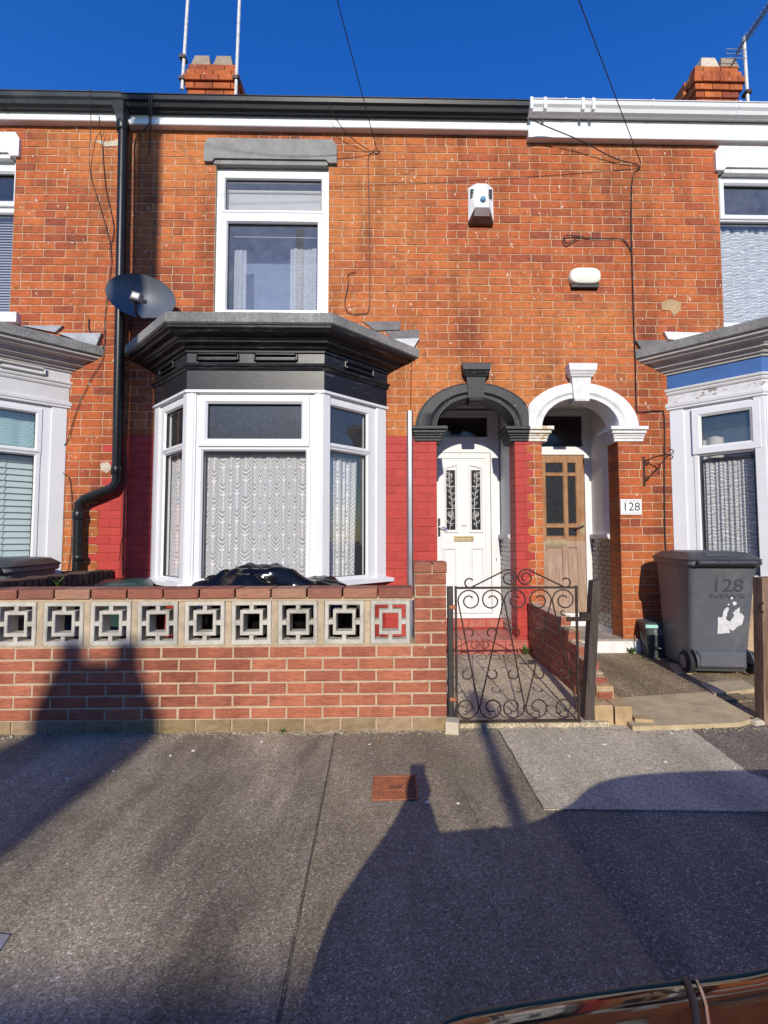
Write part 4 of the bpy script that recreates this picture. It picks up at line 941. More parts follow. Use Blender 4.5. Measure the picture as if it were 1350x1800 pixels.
# ------------------------------------------------------------------ curtains and blinds
def curtain(label, Mx, u0, u1, z0, z1, v, folds, amp, mat, cat='curtain', name='net_curtain', group=None, flare=0.0):
    nu, nz = folds * 8, 6; vs = []; uvs = []
    for j in range(nz + 1):
        z = z0 + (z1 - z0) * j / nz
        for i in range(nu + 1):
            t_ = i / nu; ph = t_ * folds * 2 * PI + 0.8 * math.sin(t_ * 17.0)
            vs.append(Mx @ Vector((u0 + (u1 - u0) * t_ + flare * (t_ - 0.5) * (1 - j / nz), v + amp * math.sin(ph) * (1 - 0.35 * j / nz) + amp * 0.5 * math.sin(ph * 0.37 + 2), z)))
            uvs.append((t_ + 0.004 * math.sin(ph) + 0.022 * math.sin(t_ * 9.0 + 0.6) + 0.012 * math.sin(t_ * 23.0), j / nz + 0.006 * math.sin(t_ * 14.0)))
    fs = [(j * (nu + 1) + i, j * (nu + 1) + i + 1, (j + 1) * (nu + 1) + i + 1, (j + 1) * (nu + 1) + i) for j in range(nz) for i in range(nu)]
    me = bpy.data.meshes.new(name); me.from_pydata(vs, [], fs); me.materials.append(mat)
    ul = me.uv_layers.new(name='UVMap')
    for l in me.loops: ul.data[l.index].uv = uvs[l.vertex_index]
    for p_ in me.polygons: p_.use_smooth = True
    return tag(link(name, me), label, cat, group)
def bay_faces(b):
    B0, F0, F1, B1 = plan(b[0], b[1], 0); return face_matrix(B0, F0)[0], face_matrix(F0, F1)[0], face_matrix(F1, B1)[0]
ml, mf, mr_ = bay_faces(bayC); LF = bayC[1] - bayC[0] - 2 * DXB; LS = math.hypot(PJ, DXB)
curtain('wide scalloped white net curtain in the front pane of the black-corniced bay', mf, 0.12, LF - 0.13, 0.83, 1.99, 0.12, 15, 0.011, M['lace'])
curtain('narrow net curtain in the left angled pane of the black-corniced bay', ml, 0.08, LS - 0.03, 0.83, 2.0, 0.10, 8, 0.012, M['lace_side'])
curtain('net curtain in the right angled pane of the black-corniced bay, falling short of the frame', mr_, 0.04, LS - 0.30, 0.83, 2.0, 0.12, 7, 0.012, M['lace_side'], flare=-0.06)
ml, mf, mr_ = bay_faces(bayR)
curtain('gathered floral net curtain in the pane above the grey wheeled bin', ml, 0.27, LS - 0.10, 0.83, 1.97, 0.12, 11, 0.014, M['lace_fl'])
curtain('cream curtain behind the small top light of the blue-banded bay', ml, 0.24, LS - 0.03, 2.04, 2.33, 0.30, 4, 0.02, M['roller'], name='cream_curtain')
curtain('floral net curtain hanging in the right-hand upstairs window', ID, 3.60, 4.74, 3.52, 4.645, 0.11, 12, 0.014, M['lace_fl'])
# centre upstairs: roller blind, drawn side nets, plain blue backing added to give the glass its tone
curtain('thin white net curtain bunched at the left of the centre upstairs window', ID, -1.735, -1.60, 3.63, 4.38, 0.16, 3, 0.014, M['voile'])
curtain('thin white net curtain bunched at the right of the centre upstairs window', ID, -1.12, -0.83, 3.63, 4.40, 0.16, 4, 0.014, M['voile'])
m = MB(); m.M = ID; m.box(-1.80, -0.75, 0.10, 0.103, 4.60, 4.985); m.tube([(-1.80, 0.10, 5.0), (-0.75, 0.10, 5.0)], 0.02, 10)
tag(m.build('roller_blind', M['roller']), 'beige roller blind drawn across the top light of the centre upstairs window', 'blind')
m = MB(); m.M = ID; m.box(-1.82, -0.74, 0.42, 0.424, 3.4, 4.85); tag(m.build('blue_backing', M['room_backing']), 'blue-grey backing sheet added deep inside the centre upstairs window', 'blind')
m = MB(); m.M = ID; m.tube([(-1.74, 0.14, 4.52), (-0.83, 0.14, 4.515)], 0.006, 6); tag(m.build('curtain_wire', M['cable_w']), 'thin curtain wire stretched across the centre upstairs window', 'curtain wire')
# left house blinds
ml, mf, mr_ = bay_faces(bayL)
def blind(label, Mx, u0, u1, z0, z1, pitch, mat, v, single):
    r = thing('venetian_blind', label, 'blind', tuple(Mx @ Vector(((u0 + u1) / 2, v, z0))))
    q = MB(); q.M = Mx; q.box(u0, u1, v - 0.02, v + 0.02, z1, z1 + 0.03); q.build('head_rail', mat, r)
    z = z0; allm = MB(); allm.M = Mx
    while z < z1 - 0.01:
        t = MB() if single else allm; t.M = Mx
        t.prism([(v - 0.018, z), (v - 0.016, z - 0.002), (v + 0.006, z + pitch * 1.0), (v + 0.004, z + pitch * 1.03)], 'x', u0, u1)
        if single: t.build('slat', mat, r)
        z += pitch
    if not single: stuff(allm.build('slats', mat, r))
    c = MB(); c.M = Mx; c.tube([((u0 * 0.45 + u1 * 0.55), v - 0.022, z0), ((u0 * 0.45 + u1 * 0.55), v - 0.022, z1)], 0.0025, 5); c.build('blind_cord', mat, r)
blind('pale teal venetian blind in the lower bay pane at the left edge', mr_, 0.05, LS - 0.25, 0.85, 1.98, 0.062, M['blind'], 0.13, True)
curtain('dotted teal net behind the upper bay light at the left edge', mr_, 0.05, LS - 0.24, 2.09, 2.47, 0.12, 3, 0.004, M['dots'], name='dotted_net')
blind('grey fine-slatted venetian blind in the upstairs window at the left edge', ID, -5.1, -4.0, 3.60, 4.66, 0.03, M['blind_g'], 0.11, False)

# ------------------------------------------------------------------ fittings on the walls
# alarm box
al = thing('alarm_box', 'white wedge-shaped burglar alarm box with blue lens and brown base', 'alarm', (0.955, FY, 4.54))
x0, x1 = 0.822, 1.088
m = MB()
m.loft([[(x0, FY, 4.60), (x1, FY, 4.60), (x1, FY, 4.95), (x0, FY, 4.95)], [(x0 - 0.004, FY - 0.03, 4.59), (x1 + 0.004, FY - 0.03, 4.59), (x1 + 0.0, FY - 0.03, 4.955), (x0 - 0.0, FY - 0.03, 4.955)],
        [(x0 + 0.06, FY - 0.105, 4.69), (x1 - 0.06, FY - 0.105, 4.69), (x1 - 0.075, FY - 0.085, 4.965), (x0 + 0.075, FY - 0.085, 4.965)]])
m.build('alarm_cover', M['offwhite'], al)
m = MB(); m.loft([[(x0 + 0.004, FY - 0.002, 4.545), (x1 - 0.004, FY - 0.002, 4.545), (x1 - 0.002, FY - 0.002, 4.60), (x0 + 0.002, FY - 0.002, 4.60)], [(x0 + 0.006, FY - 0.045, 4.553), (x1 - 0.006, FY - 0.045, 4.553), (x1 + 0.0, FY - 0.034, 4.588), (x0, FY - 0.034, 4.588)], [(x0 + 0.05, FY - 0.095, 4.60), (x1 - 0.05, FY - 0.095, 4.60), (x1 - 0.058, FY - 0.108, 4.688), (x0 + 0.058, FY - 0.108, 4.688)]])
m.build('alarm_base', M['brownplas'], al)
m = MB(); m.lathe([(0.032, 0.0), (0.032, -0.012), (0.024, -0.03), (0.0, -0.036)], (0.965, FY - 0.098, 4.775), 16, 'y'); m.build('strobe_lens', M['bluelens'], al, True)
for s in (-1, 1):
    for k_ in range(4):
        zc = 4.82 + k_ * 0.026; xc = 0.955 + s * 0.098; t = MB(); t.box(xc - 0.018, xc + 0.018, FY - 0.079, FY - 0.055, zc, zc + 0.010); t.build('vent_slot', M['ink'], al)
# oval ivory cover
ov = thing('wall_cover', 'ivory oval plastic cover fixed on the brickwork right of the alarm box', 'cover', (2.06, FY, 3.87))
m = MB(); rings = []
for s, d in ((1.0, 0.0), (1.0, -0.05), (0.96, -0.062), (0.85, -0.07)):
    ring = []
    for i in range(32):
        a = 2 * PI * i / 32; q = 4.0
        ring.append((2.06 + s * 0.166 * math.copysign(abs(math.cos(a)) ** (2 / q), math.cos(a)) * (1 - 0.12 * abs(math.sin(a))), FY + d, 3.985 + s * 0.088 * math.copysign(abs(math.sin(a)) ** (2 / q), math.sin(a))))
    rings.append(ring)
m.loft(rings); m.build('cover_face', M['ivory'], ov, rad(40))
m = MB(); m.box(1.915, 2.205, FY - 0.044, FY + 0.0, 3.868, 3.898); m.build('cover_base', M['ink'], ov)
# number plaque 128
pl = thing('number_plaque', 'white ceramic house number plaque reading 128', 'house number', (2.50, FY, 1.44))
m = MB(); m.bbox(2.390, 2.612, FY - 0.012, FY, 1.442, 1.606, 0.003); m.build('plaque', M['tile'], pl)
def text(s, size, x, y, z, mat, parent, ext=0.001, sx=1.0, rz=0.0, name='lettering'):
    cu = bpy.data.curves.new(name, 'FONT'); cu.body = s; cu.size = size; cu.extrude = ext; cu.align_x = 'CENTER'; cu.align_y = 'CENTER'; cu.materials.append(mat)
    tmp = bpy.data.objects.new(name + '_src', cu); me = bpy.data.meshes.new_from_object(tmp); bpy.data.objects.remove(tmp)
    o = bpy.data.objects.new(name, me); COL.objects.link(o)
    o.rotation_euler = (PI / 2, 0, rz); o.location = (x, y, z); o.scale = (sx, 1, 1); put(o, parent); return o
text('128', 0.125, 2.501, FY - 0.0135, 1.524, M['ink'], pl, 0.0008, 1.02)
for zc in (1.588, 1.460):
    o_ = MB()
    for i in range(7):
        cxp = 2.412 + i * 0.0298
        for a in (0.6, 2.2, 3.9, 5.4): o_.box(cxp + 0.009 * math.cos(a) - 0.003, cxp + 0.009 * math.cos(a) + 0.003, FY - 0.0132, FY - 0.0118, zc + 0.006 * math.sin(a) - 0.0025, zc + 0.006 * math.sin(a) + 0.0025)
    o_.build('border_motif', M['ink'], pl)
m = MB(); m.prism([(2.895, 3.732), (3.007, 3.764), (3.111, 3.727), (3.102, 3.646), (3.026, 3.576), (2.991, 3.639), (2.898, 3.644)], 'y', FY - 0.004, FY + 0.004); m.build('cement_patch', M['tan'], HR)
m = MB(); m.prism([(-3.178, 5.453), (-3.028, 5.436), (-2.885, 5.483), (-2.895, 5.400), (-3.050, 5.385)], 'y', FY - 0.0035, FY + 0.004); m.build('cement_patch', M['tan2'], HL)
m = MB(); m.prism([(-3.002, 1.978), (-2.922, 1.996), (-2.874, 1.937), (-2.930, 1.878), (-2.989, 1.913)], 'y', FY - 0.0035, FY + 0.004); m.build('cement_patch', M['tan2'], HL)
# hanging basket bracket
def arc(cx, cz, r0, r1, a0, a1, n, y):
    return [(cx + (r0 + (r1 - r0) * i / n) * math.cos(a0 + (a1 - a0) * i / n), y, cz + (r0 + (r1 - r0) * i / n) * math.sin(a0 + (a1 - a0) * i / n)) for i in range(n + 1)]
bk = thing('basket_bracket', 'rusty black scrolled hanging-basket bracket on the pier above the number plaque', 'bracket', (2.65, FY, 1.80))
bx = 2.653; zt_, zb_ = 2.037, 1.766
m = MB(); m.bbox(bx - 0.012, bx + 0.012, FY - 0.008, FY + 0.0, zb_ - 0.02, zt_ + 0.02); m.build('back_plate', M['iron'], bk)
tipy = FY - 0.24; tipx = bx + 0.13
m = MB(); m.tube([(bx, FY - 0.008, zt_ - 0.03), (tipx * 0.5 + bx * 0.5, FY - 0.13, zt_ + 0.0), (tipx, tipy, zt_ + 0.005)], 0.006, 6); m.tube([(bx, FY - 0.01, zb_ + 0.02), (tipx, tipy, zt_ + 0.0)], 0.006, 6); m.build('arm', M['iron'], bk)
m = MB()
for r0, s in ((0.032, 1), (0.026, -1)): m.tube([(tipx + 0.008 + (r0 + -0.012 * i / 14) * math.cos(PI + s * i * 0.36), tipy + (r0 - 0.012 * i / 14) * math.cos(PI + s * i * 0.36) * -0.9, zt_ + s * 0.03 + (r0 - 0.012 * i / 14) * math.sin(PI + s * i * 0.36)) for i in range(15)], 0.005, 6)
m.tube(arc(bx + 0.026, zt_ - 0.05, 0.026, 0.012, PI, -PI, 16, FY - 0.02), 0.005, 6); m.tube(arc(bx + 0.024, zb_ + 0.06, 0.022, 0.012, PI, -PI, 16, FY - 0.02), 0.004, 6)
m.build('scroll', M['iron'], bk)
# satellite dish
ds = thing('satellite_dish', 'dark grey oval satellite dish beside the downpipe above the black bay roof', 'satellite dish', (-2.45, FY, 3.4))
dm = Matrix.Translation((-2.475, 4.60, 3.60)) @ Matrix.Rotation(rad(10), 4, 'Z') @ Matrix.Rotation(rad(-4), 4, 'X') @ Matrix.Rotation(rad(12), 4, 'Y')
m = MB(); m.M = dm; rings = []
for r in [0.02, 0.25, 0.5, 0.75, 0.95, 1.0, 1.0, 0.5, 0.02]:
    k_ = len(rings); rings.append([(0.325 * r * math.cos(2 * PI * i / 40), (0.07 * (1 - r * r) if k_ < 6 else 0.07 * (1 - r * r) + 0.008), 0.225 * r * math.sin(2 * PI * i / 40)) for i in range(40)])
m.loft(rings); m.build('dish', M['dish'], ds, rad(40))
m = MB(); m.M = dm; m.tube([(0.03, 0.05, -0.20), (0.05, -0.10, -0.235), (0.08, -0.20, -0.23), (0.09, -0.25, -0.20)], 0.013, 8); m.build('feed_arm', M['black'], ds)
m = MB(); m.M = dm; m.bbox(0.045, 0.135, -0.30, -0.23, -0.20, -0.115, 0.012); m.lathe([(0.035, 0), (0.035, 0.03)], (0.09, -0.23, -0.157), 14, 'y'); lo = m.build('receiver_head', M['dish'], ds)
m = MB(); m.M = dm; m.box(0.063, 0.117, -0.3015, -0.299, -0.175, -0.14); m.build('receiver_sticker', M['leading'], lo)
m = MB(); m.tube([(-2.475, 4.66, 3.58), (-2.45, 4.75, 3.52), (-2.43, 4.88, 3.48)], 0.024, 8); m.bbox(-2.50, -2.36, 4.88, FY, 3.36, 3.58, 0.004); m.build('wall_mount', M['dish'], ds)
# steel cable guard running up the red wall
gx = 0.187
cg = thing('cable_guard', 'grey galvanised steel channel standing on the red wall beside the black arch', 'cable guard', (gx, FY, 0))
m = MB(); zt_ = 2.529
m.box(gx - 0.034, gx + 0.034, FY - 0.012, FY - 0.002, 0.02, zt_); m.prism([(gx - 0.034, FY - 0.012), (gx - 0.016, FY - 0.045), (gx + 0.016, FY - 0.045), (gx + 0.034, FY - 0.012)], 'z', 0.02, zt_); m.build('channel', M['galv'], cg)
for zz in (0.9, 1.15, 1.75, 2.2):
    m = MB(); m.lathe([(0.006, 0), (0.006, -0.004)], (gx + 0.026, FY - 0.012, zz), 8, 'y'); m.build('screw', M['chrome'], cg)

# ------------------------------------------------------------------ cables
def cable(name, label, pts, r=0.006, mat=None, cat='cable', group=None, sub=4, sag=0.0):
    P = [Vector(p) for p in pts]; out = []
    for i in range(len(P) - 1):
        p0, p1, p2, p3 = P[max(i - 1, 0)], P[i], P[i + 1], P[min(i + 2, len(P) - 1)]
        for k_ in range(sub):
            t_ = k_ / sub
            out.append(0.5 * ((2 * p1) + (-p0 + p2) * t_ + (2 * p0 - 5 * p1 + 4 * p2 - p3) * t_ ** 2 + (-p0 + 3 * p1 - 3 * p2 + p3) * t_ ** 3))
    out.append(P[-1]); m = MB(); m.tube(out, r, 6)
    return tag(m.build(name, mat or M['cable']), label, cat, group)
cy = 4.885
POLE = (-3.07, -5.5); PTOP = 11.3; POLE2 = (-7.3, -5.5, 9.8)
def wirepts(a, b, sag=0.2, n=14):
    a, b = Vector(a), Vector(b); return [a.lerp(b, i / n) - Vector((0, 0, sag * 4 * (i / n) * (1 - i / n))) for i in range(n + 1)]
w1 = (-0.160,4.860,5.370); w2 = (2.703,4.860,5.246)
cable('telephone_wire', 'overhead black telephone wire rising left from the wall near the centre lintel', wirepts(w1, (POLE[0] - 0.1, POLE[1], PTOP - 0.9)), 0.0045, sub=2, cat='overhead wire')
cable('telephone_wire', 'overhead black telephone wire rising from the wall below the white fascia', wirepts(w2, (POLE2[0], POLE2[1], POLE2[2])), 0.0045, sub=2, cat='overhead wire')
cable('wall_cable', 'thin black cable dropping from beside the centre lintel to the black bay roof', [(-0.664,4.660,5.706), (-0.585,4.740,5.597), (-0.444,4.830,5.479), (-0.204,4.885,5.352), (-0.124,4.885,5.366), (-0.173,4.885,5.391), (-0.247,4.885,5.307), (-0.246,4.885,4.957), (-0.233,4.885,4.327), (-0.233,4.885,3.891), (-0.244,4.885,3.612), (-0.322,4.885,3.575), (-0.460,4.885,3.586), (-0.496,4.885,3.703), (-0.461,4.885,3.889), (-0.462,4.885,4.000), (-0.383,4.885,4.026)], 0.004)
cable('wall_cable', 'black cable running down the wall past the ivory cover to the grey wheeled bin', [(1.429,4.660,5.556), (1.633,4.740,5.546), (2.019,4.800,5.447), (2.412,4.860,5.306), (2.703,4.885,5.241), (2.618,4.885,5.111), (2.589,4.885,4.548), (2.585,4.885,3.541), (2.589,4.885,3.046), (2.587,4.885,2.586), (2.616,4.885,2.531), (2.823,4.885,2.544), (2.882,4.885,2.465), (2.859,4.885,1.770), (2.852,4.885,1.026), (2.92, cy, 0.3)], 0.0055)
cable('wall_cable', 'loose loop of black cable beside the ivory oval cover', [(2.593,4.885,4.262), (2.523,4.885,4.388), (2.431,4.885,4.425), (2.183,4.885,4.422), (1.999,4.885,4.446), (1.851,4.870,4.434), (1.874,4.870,4.352), (1.975,4.875,4.407), (2.029,4.885,4.427)], 0.006)
cable('wall_cable', 'pair of thin dark cables looping from the gutter down the left wall', [(-3.079,4.660,5.736), (-3.099,4.700,5.591), (-3.149,4.800,5.565), (-3.199,4.885,5.105), (-3.086,4.885,4.730), (-2.952,4.885,4.235), (-2.965,4.885,3.866), (-2.994,4.885,3.500), (-2.994,4.885,3.106), (-3.114,4.885,2.865), (-3.248,4.885,2.536), (-3.325,4.885,2.240), (-3.405,4.885,2.063), (-3.370,4.885,1.887), (-3.285,4.885,1.770), (-3.257,4.885,1.132), (-3.35, cy, 0.4)], 0.004, group='loose cables on the left wall')
cable('wall_cable', 'thin grey cable hanging beside the downpipe on the left wall', [(-3.043,4.760,5.592), (-3.066,4.820,5.522), (-3.076,4.885,5.359), (-3.027,4.885,4.919), (-2.930,4.885,4.483), (-2.970,4.885,4.235)], 0.0038, M['cable'], group='loose cables on the left wall')
cable('wall_cable', 'thin dark cable close along the right side of the black downpipe', [(-2.481,4.660,5.753), (-2.498,4.700,5.595), (-2.569,4.820,5.549), (-2.732,4.885,5.459), (-2.734,4.885,5.112), (-2.715,4.885,3.991), (-2.726,4.885,3.138), (-2.737,4.885,2.300), (-2.740,4.885,1.595), (-2.738,4.885,1.131), (-2.730,4.885,0.843)], 0.0055)
cable('wall_cable', 'second dark cable just right of the black downpipe', [(-2.458,4.660,5.735), (-2.484,4.720,5.595), (-2.560,4.850,5.526), (-2.584,4.885,5.303)], 0.006)
cable('wall_cable', 'thin dark cable climbing from the steel cable guard past the lead flashing', [(gx + 0.01, FY - 0.03, zt_ - 0.02), (0.198,4.885,2.669), (0.205,4.885,3.033), (0.212,4.885,3.277)], 0.0045)
cable('aerial_lead', 'short black lead hanging on the wall above the left lead flashing', [(-3.158,4.885,3.498), (-3.149,4.885,3.377), (-3.049,4.870,3.299), (-2.999,4.840,3.202)], 0.006, cat='cable')
cable('wall_cable', 'pair of thin stems of cable beside the red-painted wall at the downpipe foot', [(-2.754,4.860,0.988), (-2.743,4.870,1.188), (-2.706,4.880,1.304), (-2.702,4.885,1.478), (-2.730,4.885,2.064)], 0.0038, M['cable'])

# ------------------------------------------------------------------ aerials
def aerial_pole(label, x, y, z0, z1, lean=0.0):
    t = thing('aerial_pole', label, 'aerial', (x, y, z0))
    m = MB(); m.tube([(x, y, z0), (x + lean * 0.5, y, (z0 + z1) / 2), (x + lean, y, z1)], 0.019, 8); m.build('pole', M['pole_w'], t)
    for zz in (z0 + 0.12, z0 + 0.4):
        m = MB(); m.box(x - 0.035, x + 0.035, y - 0.03, y + 0.06, zz, zz + 0.04); m.build('clamp', M['iron'], t)
    return t
aerial_pole('white flaking aerial pole at the left corner of the left chimney', -2.590, 5.62, 6.75, 9.4, 0.10)
aerial_pole('white flaking aerial pole in front of the right corner of the left chimney', -1.920, 5.58, 6.45, 9.4, 0.06)
ta = aerial_pole('white flaking pole with a television aerial beside the right chimney', 4.507, 5.60, 6.4, 7.559, -0.02)
a = Vector((4.065,5.300,6.933)); b = Vector((a.x + 1.1, 6.5, a.z + 0.95)); a2 = Vector((4.520,5.600,7.544))
d = (Vector((4.989,5.750,8.220)) - a2).normalized(); a = a2 - d * 0.30; b = a2 + d * 0.95
m = MB(); m.tube([a, b], 0.011, 6); m.build('boom', M['iron'], ta)
nrm = Vector((0.25, 0.95, -0.1)).normalized()
for i in range(12):
    c = a.lerp(b, i / 11); ln = 0.16 if i else 0.2
    m = MB(); m.tube([c - nrm * ln + Vector((0, 0, 0.0)), c + nrm * ln], 0.005, 5); m.build('element', M['galv'], ta)
m = MB(); c = a
for dz in (-0.06, 0, 0.06): m.tube([c + Vector((-0.13, 0.02, dz)), c + Vector((0.13, 0.02, dz))], 0.005, 5)
m.build('reflector', M['galv'], ta)

# ------------------------------------------------------------------ front garden wall
gw = thing('garden_wall', 'low red brick garden wall with pierced concrete screen blocks along its top', 'wall', (-1.05, WY, 0))
m = MB(); xr = 0.349
cells(m, -4.4, xr - 0.006, -0.05, 0.533, WY + 0.005, WY + 0.21, []); m.box(0.144, xr - 0.006, WY + 0.005, WY + 0.21, 0.533, 1.035); m.box(-4.4, 0.14, WY + 0.003, WY + 0.10, 0.811, 0.832); m.box(-4.4, 0.14, WY + 0.003, WY + 0.10, 0.5331, 0.5385)
m.build('mortar', M['sandy'], gw)
for r in range(7):
    z = -0.008 if r == 0 else 0.083 + (r - 1) * 0.0750
    hgt = 0.086 if r == 0 else 0.0645
    x = xr - (0.0 if r % 2 == 0 else -0.1125); x = xr + (0.1125 if r % 2 == 1 else 0.0)
    while x > -4.3:
        s1 = min(x, xr); s0 = x - 0.225; x = s0
        brick(gw, M['footing'] if r == 0 else M['rustic'], (s0 + s1) / 2, WY - (0.006 if r == 0 else 0), z, s1 - s0 - 0.0105, hgt, 0.1, rough=0.003, c=0.005)
x = 0.135
while x > -4.3:
    brick(gw, M['rustic_top'], x - 0.112, WY - 0.010, 0.828, 0.214, 0.059, 0.215, rough=0.004, c=0.006); x -= 0.2255
for r in range(6):
    z = 0.536 + r * 0.0750
    if z > 0.96: z = 0.96 + 0.0
    if r % 2: segs = [(0.142, xr)]
    else: segs = [(0.142, 0.247), (0.250, xr)]
    for s0, s1 in segs: brick(gw, M['rustic'], (s0 + s1) / 2, WY, z, s1 - s0 - 0.007, 0.066, 0.21, rough=0.003, c=0.005)
for s0, s1 in ((0.136, 0.255), (0.258, 0.352)): brick(gw, M['rustic_top'], (s0 + s1) / 2, WY - 0.008, 0.984, s1 - s0 - 0.004, 0.068, 0.216, rough=0.004, c=0.007)
# screen block, cast once and set in a row
sb = MB(); a = 0.1425; bt = 0.030; ri, bi = 0.082, 0.024; dpt = 0.09
def ringbox(mb, r, t, d0, d1):
    c = 0.004
    mb.loft([[(-q, dd, -q), (q, dd, -q), (q, dd, q), (-q, dd, q)] for q, dd in ((r, d1), (r, d0 + c), (r - c, d0), (r - t + c, d0), (r - t, d0 + c), (r - t, d1))], caps=False)
ringbox(sb, a, bt, 0.0, dpt); ringbox(sb, ri, bi, 0.0, dpt)
for s in (-1, 1):
    sb.box(-0.0145, 0.0145, 0.004, dpt - 0.004, min(s * (ri - 0.002), s * (a - bt + 0.002)), max(s * (ri - 0.002), s * (a - bt + 0.002)))
    sb.box(min(s * (ri - 0.002), s * (a - bt + 0.002)), max(s * (ri - 0.002), s * (a - bt + 0.002)), 0.004, dpt - 0.004, -0.0145, 0.0145)
sbm = sb.mesh('screen_block', [M['concrete']])
x = -0.0115; i = 0
jm = MB()
while x > -4.2:
    o = bpy.data.objects.new('screen_block', sbm); COL.objects.link(o); put(o, gw)
    o.scale = (0.875, 1, 0.965); o.location = (x, WY + 0.004 + random.uniform(-0.003, 0.003), 0.6745); o.rotation_euler = (random.uniform(-.008, .008), random.uniform(-.008, .008), random.uniform(-.006, .006))
    jm.bbox(x - 0.167, x - 0.1255, WY + random.uniform(0.002, 0.010), WY + 0.085, 0.533, 0.815, 0.004)
    x -= 0.2930; i += 1
jm.build('block_joint', M['joint_tan'], gw)

# ------------------------------------------------------------------ gate
GY = 3.06
gt = thing('garden_gate', 'dark wrought-iron garden gate with scrolls and peaked top', 'gate', (0.78, GY, 0.06))
GX0, GX1 = 0.409, 1.193; GZ1, GZ0 = 0.886, 0.046
def GP(u, v): return (GX0 + (u - 165) / 850.0 * (GX1 - GX0), GY, GZ1 - (v - 210) / 928.0 * (GZ1 - GZ0))
def gtube(name, pts, r=0.0047): m = MB(); m.tube([GP(*p) for p in pts], r, 6); return m.build(name, M['iron'], gt, True)
def spiral(cx, cy, r0, r1, a0, sweep, n=30):
    return [(cx + (r0 + (r1 - r0) * (i / n)) * math.cos(rad(a0 + sweep * i / n)), cy - (r0 + (r1 - r0) * (i / n)) * math.sin(rad(a0 + sweep * i / n))) for i in range(n + 1)]
m = MB(); fr = 0.007
for p, q in (((165, 210), (1015, 210)), ((165, 1138), (1015, 1138)), ((165, 205), (165, 1142)), ((1012, 205), (1012, 1142))):
    a, b = GP(*p), GP(*q)
    m.box(min(a[0], b[0]) - fr, max(a[0], b[0]) + fr, GY - fr + (0.0006 if p[0] == q[0] else 0), GY + fr + (0.0006 if p[0] == q[0] else 0), min(a[2], b[2]) - fr, max(a[2], b[2]) + fr)
m.build('gate_frame', M['iron'], gt)
for (tx, ty, ts, tc, bx_, by_, bs) in (
    (180, 330, 1, 262, 318, 1050, -1), (498, 320, -1, 415, 324, 1050, 1), (504, 320, 1, 588, 636, 1060, -1),
    (835, 320, -1, 750, 642, 1060, 1), (841, 320, 1, 925, 1000, 1060, -1)):
    top = spiral(tc, 300, abs(tc - tx), 26, 180 if ts > 0 else 0, -500 if ts > 0 else 500)
    br = 84
    bc = bx_ + bs * br
    bot = spiral(bc, 1045, br, 24, 180 if bs > 0 else 0, 480 if bs > 0 else -480)
    gtube('gate_scroll', bot[::-1] + top)
bars = [((180, 330), (318, 1050), 1), ((498, 320), (324, 1050), -1), ((504, 320), (636, 1060), 1), ((835, 320), (642, 1060), -1), ((841, 320), (1000, 1060), 1)]
for (p0, p1, sd) in bars:
    for vy, sg, sw in ((527, sd, -235), (815, -sd, 250)):
        xr_ = p0[0] + (p1[0] - p0[0]) * (vy - p0[1]) / (p1[1] - p0[1])
        gtube('gate_curl', spiral(xr_ + sg * 35, vy, 36, 29, 180 if sg > 0 else 0, (sw if sg > 0 else -sw), 16))
for s, cx in ((1, 540), (-1, 656)):
    xs = 598 if s > 0 else 598
    sp = spiral(cx, 140, 60, 22, 120 if s > 0 else 60, -560 if s > 0 else 560)
    end = (278, 207) if s > 0 else (925, 207)
    cu = spiral(262 if s > 0 else 940, 175, 34, 30, -70 if s > 0 else -110, -250 if s > 0 else 250, 14)
    gtube('gate_finial', cu[::-1] + sp, 0.005)
m = MB(); a = GP(940, 435); b = GP(1075, 420)
m.bbox(a[0], b[0] + 0.02, GY - 0.012, GY + 0.006, a[2] - 0.012, a[2] + 0.014); m.tube([GP(930, 410), GP(905, 400), GP(900, 380), GP(920, 372)], 0.005, 6); m.build('latch', M['iron'], gt)
for v in (345, 985):
    m = MB(); c = GP(150, v); m.bbox(c[0] - 0.03, c[0] + 0.012, GY - 0.012, GY + 0.012, c[2] - 0.012, c[2] + 0.012); m.build('hinge', M['rust'], gt)
gp = thing('gate_post', 'dark steel gate post against the brick pillar', 'gate post', (0.37, 3.1, 0))
m = MB(); m.bbox(0.355, 0.392, 3.055, 3.09, 0.0, 0.895, 0.004); m.box(0.385, 0.392, 3.09, 3.13, 0.0, 0.89); m.build('post', M['ironpost'], gp)
gp = thing('gate_post', 'dark leaning timber gate post with latch keep beside the stepped dividing wall', 'gate post', (1.27, 3.12, 0))
m = MB()
bx0 = 1.239; bx1 = 1.299; tx0 = 1.317; tx1 = 1.370; tz = 0.927
m.loft([[(bx0, 3.10, 0), (bx1, 3.10, 0), (bx1, 3.17, 0), (bx0, 3.17, 0)], [(tx0, 3.10, tz - 0.01), (tx1, 3.10, tz), (tx1, 3.17, tz + 0.006), (tx0, 3.17, tz - 0.006)]]); m.build('post', M['woodpost'], gp)
c = GP(1070, 420); m = MB(); m.bbox(c[0] - 0.02, c[0] + 0.05, 3.075, 3.105, c[2] - 0.02, c[2] + 0.025); m.box(c[0] - 0.02, c[0] - 0.006, 3.055, 3.08, c[2] - 0.02, c[2] + 0.03); m.build('latch_keep', M['iron'], gp)
gp = thing('gate_post', 'weathered brown timber post at the right edge in front of the wheeled bin', 'gate post', (2.38, 3.1, 0))
